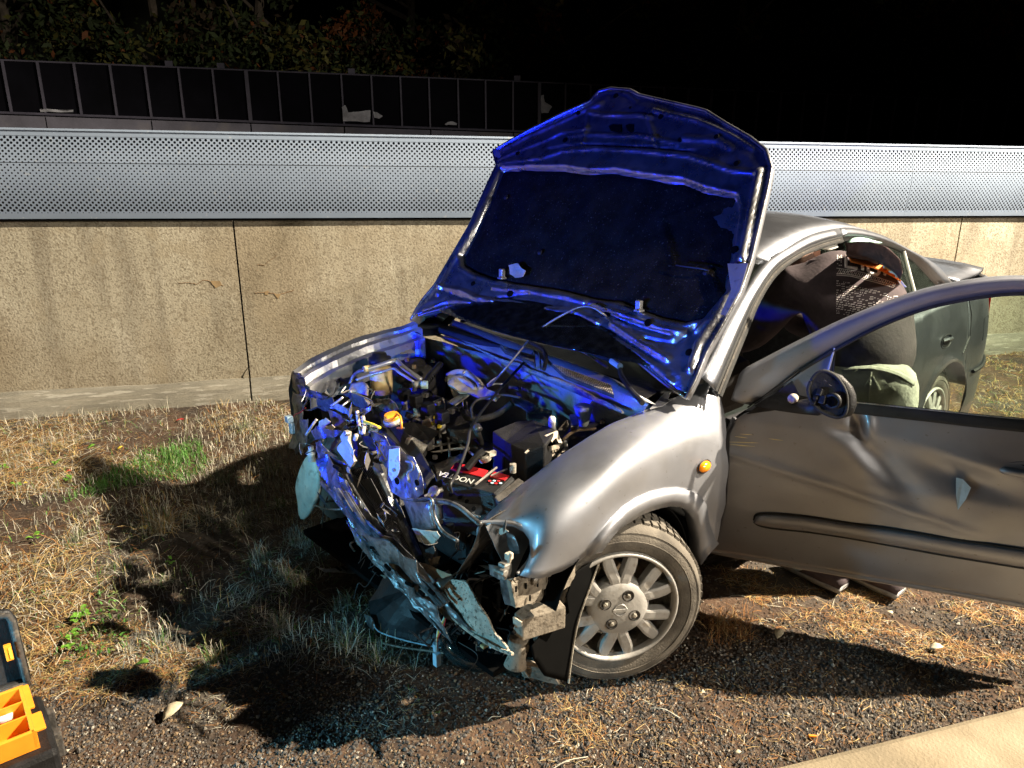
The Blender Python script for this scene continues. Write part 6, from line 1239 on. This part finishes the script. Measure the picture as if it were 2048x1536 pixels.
for h_, sd_ in ((haL, -1), (haR, 1)):
    for k in range(5):
        b0 = h_+rt_*(k-2)*.016; ln = (.06, .075, .082, .076, .06)[k]
        if k == (4 if sd_ < 0 else 0): b1 = b0+fw*.02+rt_*.03*sd_*-1-UP*.02; pts = [h_, b0.lerp(b1, .5), b1, b1+fw*.02-UP*.015]
        else: pts = [h_, b0+fw*.04, b0+fw*(.04+ln*.6)-UP*.012, b0+fw*(.04+ln*.85)-UP*.035]
        mk('finger', tube(spl(pts, 4), [.011, .009, .0075, .006], 8), M['glove'], per, smooth=True)
    mk('glove', lathe([(.0001, -.04), (.03, -.03), (.036, 0), (.042, .035), (.034, .06), (.0001, .065)], h_-fw*.0, fw, 16), M['glove'], per, smooth=True)
# garments
trs_ = skin('trousers', [(pel, (.175, .135)), (pel+UP*.08+fw*.01, (.165, .125)), (hipL-UP*.06, (.115, .12)), (kL, .085), (fl+UP*.10, .075), (hipR-UP*.06, (.115, .12)), (kR, .085), (fr_+UP*.10, .075)], [(0, 1), (0, 2), (2, 3), (3, 4), (0, 5), (5, 6), (6, 7)], M['trouser'], per, 2)
tx = bpy.data.textures.new('cloth_folds', 'CLOUDS'); tx.noise_scale = .09
for o in (trs_,):
    m_ = o.modifiers.new('folds', 'DISPLACE'); m_.texture = tx; m_.strength = .03; m_.texture_coords = 'GLOBAL'
hood_e = skin('hoodie', [(pel-UP*.05-fw*.02, (.19, .155)), (spine1, (.20, .145)), (chest-fw*.03, (.225, .15)), (neck-fw*.04, (.13, .11)), (shL, .10), (elL, .08), (haL-fw*.02, .06), (shR, .10), (elR, .08), (haR-fw*.02, .06)], [(0, 1), (1, 2), (2, 3), (2, 4), (4, 5), (5, 6), (2, 7), (7, 8), (8, 9)], M['hoodie'], per, 2, 0)
for (f0, s_) in ((fl, -1), (fr_, 1)):
    sh = [f0-fw*.12+UP*-.02, f0+fw*.02+UP*.0, f0+fw*.13-UP*.012]
    mk('shoe', (lambda vf: ([Vector((p.x, p.y, max(p.z, .028))) for p in vf[0]], vf[1]))(tube(spl(sh, 4), [.040, .047, .044, .03], 14)), M['hoodie'], per, smooth=True)
    mk('shoe_sole', (lambda vf: ([Vector((p.x, p.y, min(max(p.z, .004), .032))) for p in vf[0]], vf[1]))(tube(spl([q-UP*.01 for q in sh], 4), [.042, .048, .044, .030], 14)), M['shoe'], per, smooth=True)
mk('hair', lathe([(.0001, .135), (.06, .125), (.10, .085), (.118, .03), (.118, -.03), (.10, -.08), (.06, -.11)], head+fw*.03+UP*.02, UP*1-fw*.3, 20, cap=False), M['hair'], per, smooth=True)
# hood of the garment lying across the shoulders with its orange lining
dg = bpy.context.evaluated_depsgraph_get(); dg.update()
me_ = hood_e.data; org_ = ORG[per.name]
def wbvh(o): return BVHTree.FromPolygons([tuple(v.co+org_) for v in o.data.vertices], [tuple(p.vertices) for p in o.data.polygons])
bv = wbvh(hood_e)
def onb(px, py, off=.004, fb=3.0):
    d = ray(px, py).normalized(); h = bv.ray_cast(CAM, d, 8)
    if h[0] is None: return CAM+d*fb
    return h[0]-d*off
print('TORSO', pjx(pel), pjx(spine1), pjx(chest), pjx(neck), pjx(shL), pjx(shR), pjx(haL), pjx(head), [round((onb(x, y)-CAM).length, 2) for x, y in ((1690, 540), (1740, 560), (1800, 560), (1700, 640), (1780, 620), (1740, 500))])
def strip_on(name, A, B, m, off, n=24, thick=.002, par=per):
    a, b_ = resample([Vector((*p, 0)) for p in A], n), resample([Vector((*p, 0)) for p in B], n); cl = [[onb(*(p.lerp(q, t)).xy, off) for t in np.linspace(0, 1, 5)] for p, q in zip(a, b_)]
    return mk(name, (sum(cl, []), [[i*5+j, (i+1)*5+j, (i+1)*5+j+1, i*5+j+1] for i in range(n-1) for j in range(4)]), m, par, smooth=True, solid=thick)
# print on the back
FT = {'L': [[(0, 1), (0, 0), (1, 0)]], 'I': [[(.5, 1), (.5, 0)], [(.2, 1), (.8, 1)]], 'G': [[(1, .95), (.75, 1), (.25, 1), (0, .75), (0, .25), (.25, 0), (.8, 0), (1, .2), (1, .5), (.6, .5)]], 'H': [[(0, 1), (0, 0)], [(1, 1), (1, 0)], [(0, .5), (1, .5)]]}
for ch, (x0, y0, x1, y1, h_) in zip('LIGH', ((1692, 534, 1714, 537, 22), (1722, 538, 1728, 541, 24), (1736, 546, 1758, 550, 24), (1769, 550, 1794, 559, 24))):
    for st_ in FT[ch]:
        P = []
        for (a, b_), (c, d_) in zip(st_, st_[1:]):
            for t in np.linspace(0, 1, 6): u, v = a+(c-a)*t, b_+(d_-b_)*t; P.append(onb(x0+(x1-x0)*u, y0+(y1-y0)*u-h_*v, .004))
        P = [p for i, p in enumerate(P) if i == 0 or (p-P[i-1]).length > 1e-4]; mk('printed_letter', tube(P, .0062, 6), M['print'], hood_e)
strip_on('hood_lining', [(1694, 507), (1706, 512), (1730, 516), (1756, 526), (1780, 540), (1796, 552), (1802, 562)], [(1702, 524), (1715, 527), (1740, 533), (1766, 543), (1786, 553), (1797, 560), (1804, 566)], M['lining'], .034, thick=.004)
strip_on('garment_hood', [(1690, 486), (1712, 483), (1745, 484), (1775, 494), (1800, 518), (1806, 545)], [(1694, 508), (1712, 513), (1735, 517), (1762, 528), (1788, 545), (1800, 558)], M['hoodlight'], .035, thick=.02)
mk('drawstring', tube(spl([onb(1802, 562, .02), onb(1808, 570, .015), onb(1812, 574, .01)], 4), .0025, 5), M['print'], per)
def band(P, r, nm='printed_line'): mk(nm, tube([onb(x, y, .003) for x, y in P], r, 5), M['print'], hood_e)
band([(1673, 536), (1700, 540), (1730, 546), (1760, 556), (1789, 566)], .0012); band([(1673, 547), (1700, 549), (1730, 556), (1760, 563), (1788, 571)], .0012); band([(1673, 550), (1700, 552), (1730, 559), (1760, 567), (1787, 575)], .0016)
for k in range(30):
    x = 1675+k*3.85; y = 537+max(0, (x-1673))*.13+((x-1673)**2)*.0011; band([(x, y+9), (x+4.5, y+1)], .0010, 'hatch_line'); 
    if k % 2: band([(x, y+1.5), (x+3.5, y+9)], .0007, 'hatch_line')
R = random.Random(9); V, Fc = [], []
for r in range(15):
    x = 1673; 
    while x < 1800-r*4-(35 if r > 9 else 0):
        w = R.uniform(2, 9); y = 561+r*4.6+(x-1673)*.16+((x-1673)**2)*.0006
        if R.random() < .86 and not (r == 0 and x > 1702):
            n_ = max(1, int(w/1.6))
            for k in range(n_):
                xx = x+k*1.7; a = [onb(xx, y, .003), onb(xx+1.1, y+.15, .003), onb(xx+1.1, y+1.7+R.uniform(-.5, .5), .003), onb(xx, y+1.7, .003)]; b0 = len(V); V += a; Fc.append([b0, b0+1, b0+2, b0+3])
        x += w+1.6
for r in range(7):
    y = 510+r*3.3
    for k in range(3):
        if R.random() < .8: xx = 1674+k*3.6; a = [onb(xx, y, .003), onb(xx+2.4, y, .003), onb(xx+2.4, y+1.5, .003), onb(xx, y+1.5, .003)]; b0 = len(V); V += a; Fc.append([b0, b0+1, b0+2, b0+3])
o = mk('printed_small_text', (V, Fc), M['print'], hood_e, solid=.001); o['kind'] = 'stuff'
bv = wbvh(trs_)
strip_on('waistband', [(1682, 738), (1705, 734), (1740, 731), (1775, 737), (1800, 745), (1830, 760)], [(1684, 742), (1706, 740), (1740, 738), (1775, 745), (1800, 754), (1828, 772)], M['trouser'], .012, thick=.004)
for P in ([(1743, 744), (1740, 770), (1738, 800)], [(1742, 752), (1730, 775)], [(1745, 752), (1760, 780)]): mk('trouser_seam', tube([onb(x, y, .004) for x, y in P], .004, 5), M['trouser'], per)
glv = crumple('gloved_hand_on_roof', [Ps(x, y, .012) for x, y in [(1697, 487), (1704, 477), (1722, 476), (1738, 481), (1760, 487), (1740, 487), (1720, 490), (1702, 490)]], M['glove'], per, amp=.004, cuts=3, solid=.022, smooth=True)
glv.name = 'glove_on_roof_rail'
# ================================================================ tool case
tA, tB = Pz(50, 1388, .24), Pz(78, 1482, .24); td = (tA-tB).normalized(); tn_ = Vector((-td.y, td.x, 0)); tn_ = tn_ if tn_.x < 0 else -tn_
case = empty('tool_case', Vector((tB.x, tB.y, 0))+tn_*.2, 'open black tool case with orange compartment tray at the lower left edge', 'tool case')
TR = Matrix((td, tn_, UP)).transposed(); LW = .42; DP = (tA-tB).length+.0
def tc_(a, b_, z): p = tB+td*a+tn_*b_; return Vector((p.x, p.y, z))
mk('case_body', box(tc_(DP/2-.01, LW/2-.012, .11), (DP+.05, LW+.05, .215), TR), M['pdark'], case, bevel=.015)
tray = mk('tray_base', box(tc_(DP/2, LW/2, .222), (DP, LW, .006), TR), M['orange'], case)
for a, b_, da, db in [(DP/2, .006, DP, .012), (DP/2, LW-.006, DP, .012), (.006, LW/2, .012, LW), (DP-.006, LW/2, .012, LW), (DP*.36, LW/2, .004, LW), (DP*.66, .07, .004, .13), (DP/2, .135, DP, .005), (DP/2, .27, DP, .005)]: mk('tray_wall', box(tc_(a, b_, .248), (da, db, .05), TR), M['orange'], case, bevel=.0015)
mk('tray_rim', join(box(tc_(DP*.17, -.008, .270), (DP*.34, .028, .008), TR), box(tc_(DP*.72, -.003, .270), (DP*.5, .018, .008), TR)), M['orange'], case, bevel=.003)
mk('plaster_roll', lathe([(.022, 0), (.022, .018), (.010, .018), (.010, 0)], tc_(DP*.62, .06, .236), UP+td*.6, 20), M['white'], case, smooth=True); mk('small_pad', box(tc_(DP*.15, .045, .236), (.018, .03, .01), TR), M['white'], case, bevel=.003)
for a in (DP*.3, DP*.75): mk('side_latch', box(tc_(a, -.045, .16), (.03, .02, .08), TR), M['pdusty'], case, bevel=.004)
lh = tc_(DP+.03, 0, .25); l0, l1, l2 = lh+tn_*-.012, lh+tn_*.45, None; ld = (UP*.95+td*.3).normalized(); LH = .215
def lp(u, v, o=0): return lh+tn_*u+ld*v+td*o
lidf = [lp(-.012, 0), lp(-.012, LH-.03), lp(-.004, LH-.008), lp(.02, LH), lp(.45, LH), lp(.45, 0)]
lid = mk('case_lid', prism([p+td*.03 for p in lidf], td*.006), M['pdark'], case)
mk('lid_rim', tube(lidf+[lidf[0]], .009, 8), M['pdusty'], case, smooth=True); mk('lid_rim_edge', tube([p+td*.018 for p in lidf+[lidf[0]]], .012, 8), M['pdark'], case, smooth=True)
mk('lid_latch', box(lp(.014, LH*.52, -.012), (.012, .018, .045), Matrix((td, tn_, ld)).transposed()), M['orange'], case, bevel=.002); mk('latch_mark', box(lp(.010, LH*.52, -.020), (.003, .006, .03), Matrix((td, tn_, ld)).transposed()), M['yellow'], case)

# ================================================================ unseen people added right of the camera to cast shadows into view
def shadow_bystander(loc, face, label, jm, hi=1.78):
    L = Vector(loc); f_ = Vector(face).normalized(); r_ = Vector((f_.y, -f_.x, 0)); s = hi/1.78
    e = empty('person', L, label, 'person')
    P = lambda r, f, u: L+r_*r*s+f_*f*s+UP*u*s
    J = [(P(0, 0, .95), (.12, .09)), (P(0, 0, 1.2), (.11, .09)), (P(0, 0, 1.40), (.13, .09)), (P(0, .01, 1.54), .055), (P(0, .02, 1.66), (.085, .095)), (P(0, .02, 1.73), .07), (P(-.11, 0, .85), .08), (P(-.13, .02, .48), .06), (P(-.14, 0, .08), .045), (P(.11, 0, .85), .08), (P(.13, .02, .48), .06), (P(.14, 0, .08), .045), (P(-.21, 0, 1.42), .05), (P(-.26, .02, 1.12), .04), (P(-.2, .2, .98), .03), (P(.21, 0, 1.42), .05), (P(.26, .02, 1.12), .04), (P(.2, .2, .98), .03)]
    E_ = [(0, 1), (1, 2), (2, 3), (3, 4), (4, 5), (0, 6), (6, 7), (7, 8), (0, 9), (9, 10), (10, 11), (2, 12), (12, 13), (13, 14), (2, 15), (15, 16), (16, 17)]
    skin('body', J, E_, M['skin'], e)
    skin('jacket', [(P(0, 0, .92), (.21, .15)), (P(0, 0, 1.2), (.20, .15)), (P(0, 0, 1.40), (.22, .13)), (P(-.21, 0, 1.42), .09), (P(-.26, .02, 1.12), .07), (P(-.21, .16, 1.0), .055), (P(.21, 0, 1.42), .09), (P(.26, .02, 1.12), .07), (P(.21, .16, 1.0), .055)], [(0, 1), (1, 2), (2, 3), (3, 4), (4, 5), (2, 6), (6, 7), (7, 8)], jm, e)
    skin('trousers', [(P(0, 0, .92), (.18, .13)), (P(-.11, 0, .82), .12), (P(-.13, .02, .48), .09), (P(-.14, 0, .10), .08), (P(.11, 0, .82), .12), (P(.13, .02, .48), .09), (P(.14, 0, .10), .08)], [(0, 1), (1, 2), (2, 3), (0, 4), (4, 5), (5, 6)], M['pdark'], e)
    for k in (-.14, .14):
        mk('boot', (lambda vf: ([Vector((p.x, p.y, max(p.z, .005))) for p in vf[0]], vf[1]))(tube([P(k, -.08, .05), P(k, .06, .05), P(k, .16, .04)], [.045, .05, .035], 12)), M['pdark'], e, smooth=True)
        for q in range(5): mk('finger', tube([P(k*1.43, .2, .98), P(k*1.43+(q-2)*.013, .25, .965), P(k*1.43+(q-2)*.015, .28, .93+.004*q)], [.012, .009, .007], 6), M['skin'], e, smooth=True)
    mk('nose', tube([P(0, .105, 1.68), P(0, .13, 1.655)], [.009, .014], 6), M['skin'], e, smooth=True)
    mk('helmet', lathe([(.125, -.02), (.115, .02), (.10, .07), (.06, .11), (.0001, .125)], P(0, .02, 1.68), UP, 24), M['white'], e, smooth=True)
    return e
shadow_bystander((1.62, .33, 0), (-.5, 1, 0), 'unseen standing rescuer, added to cast a shadow, in a dark jacket and white helmet just right of the photographer', mat('dark_blue_jacket', (.02, .03, .06), .85, 0, .2, 10))
shadow_bystander((3.10, .92, 0), (-.8, .6, 0), 'unseen standing rescuer, added to cast a shadow, in a yellow jacket and white helmet beyond the end of the car door', mat('yellow_jacket', (.45, .36, .05), .85, 0, .2, 10), 1.84)
shadow_bystander((1.05, .20, 0), (-.3, 1, 0), 'unseen standing rescuer, added to cast a shadow, in a grey jacket and white helmet closest to the photographer', mat('grey_jacket', (.12, .12, .12), .85, 0, .2, 10), 1.74)
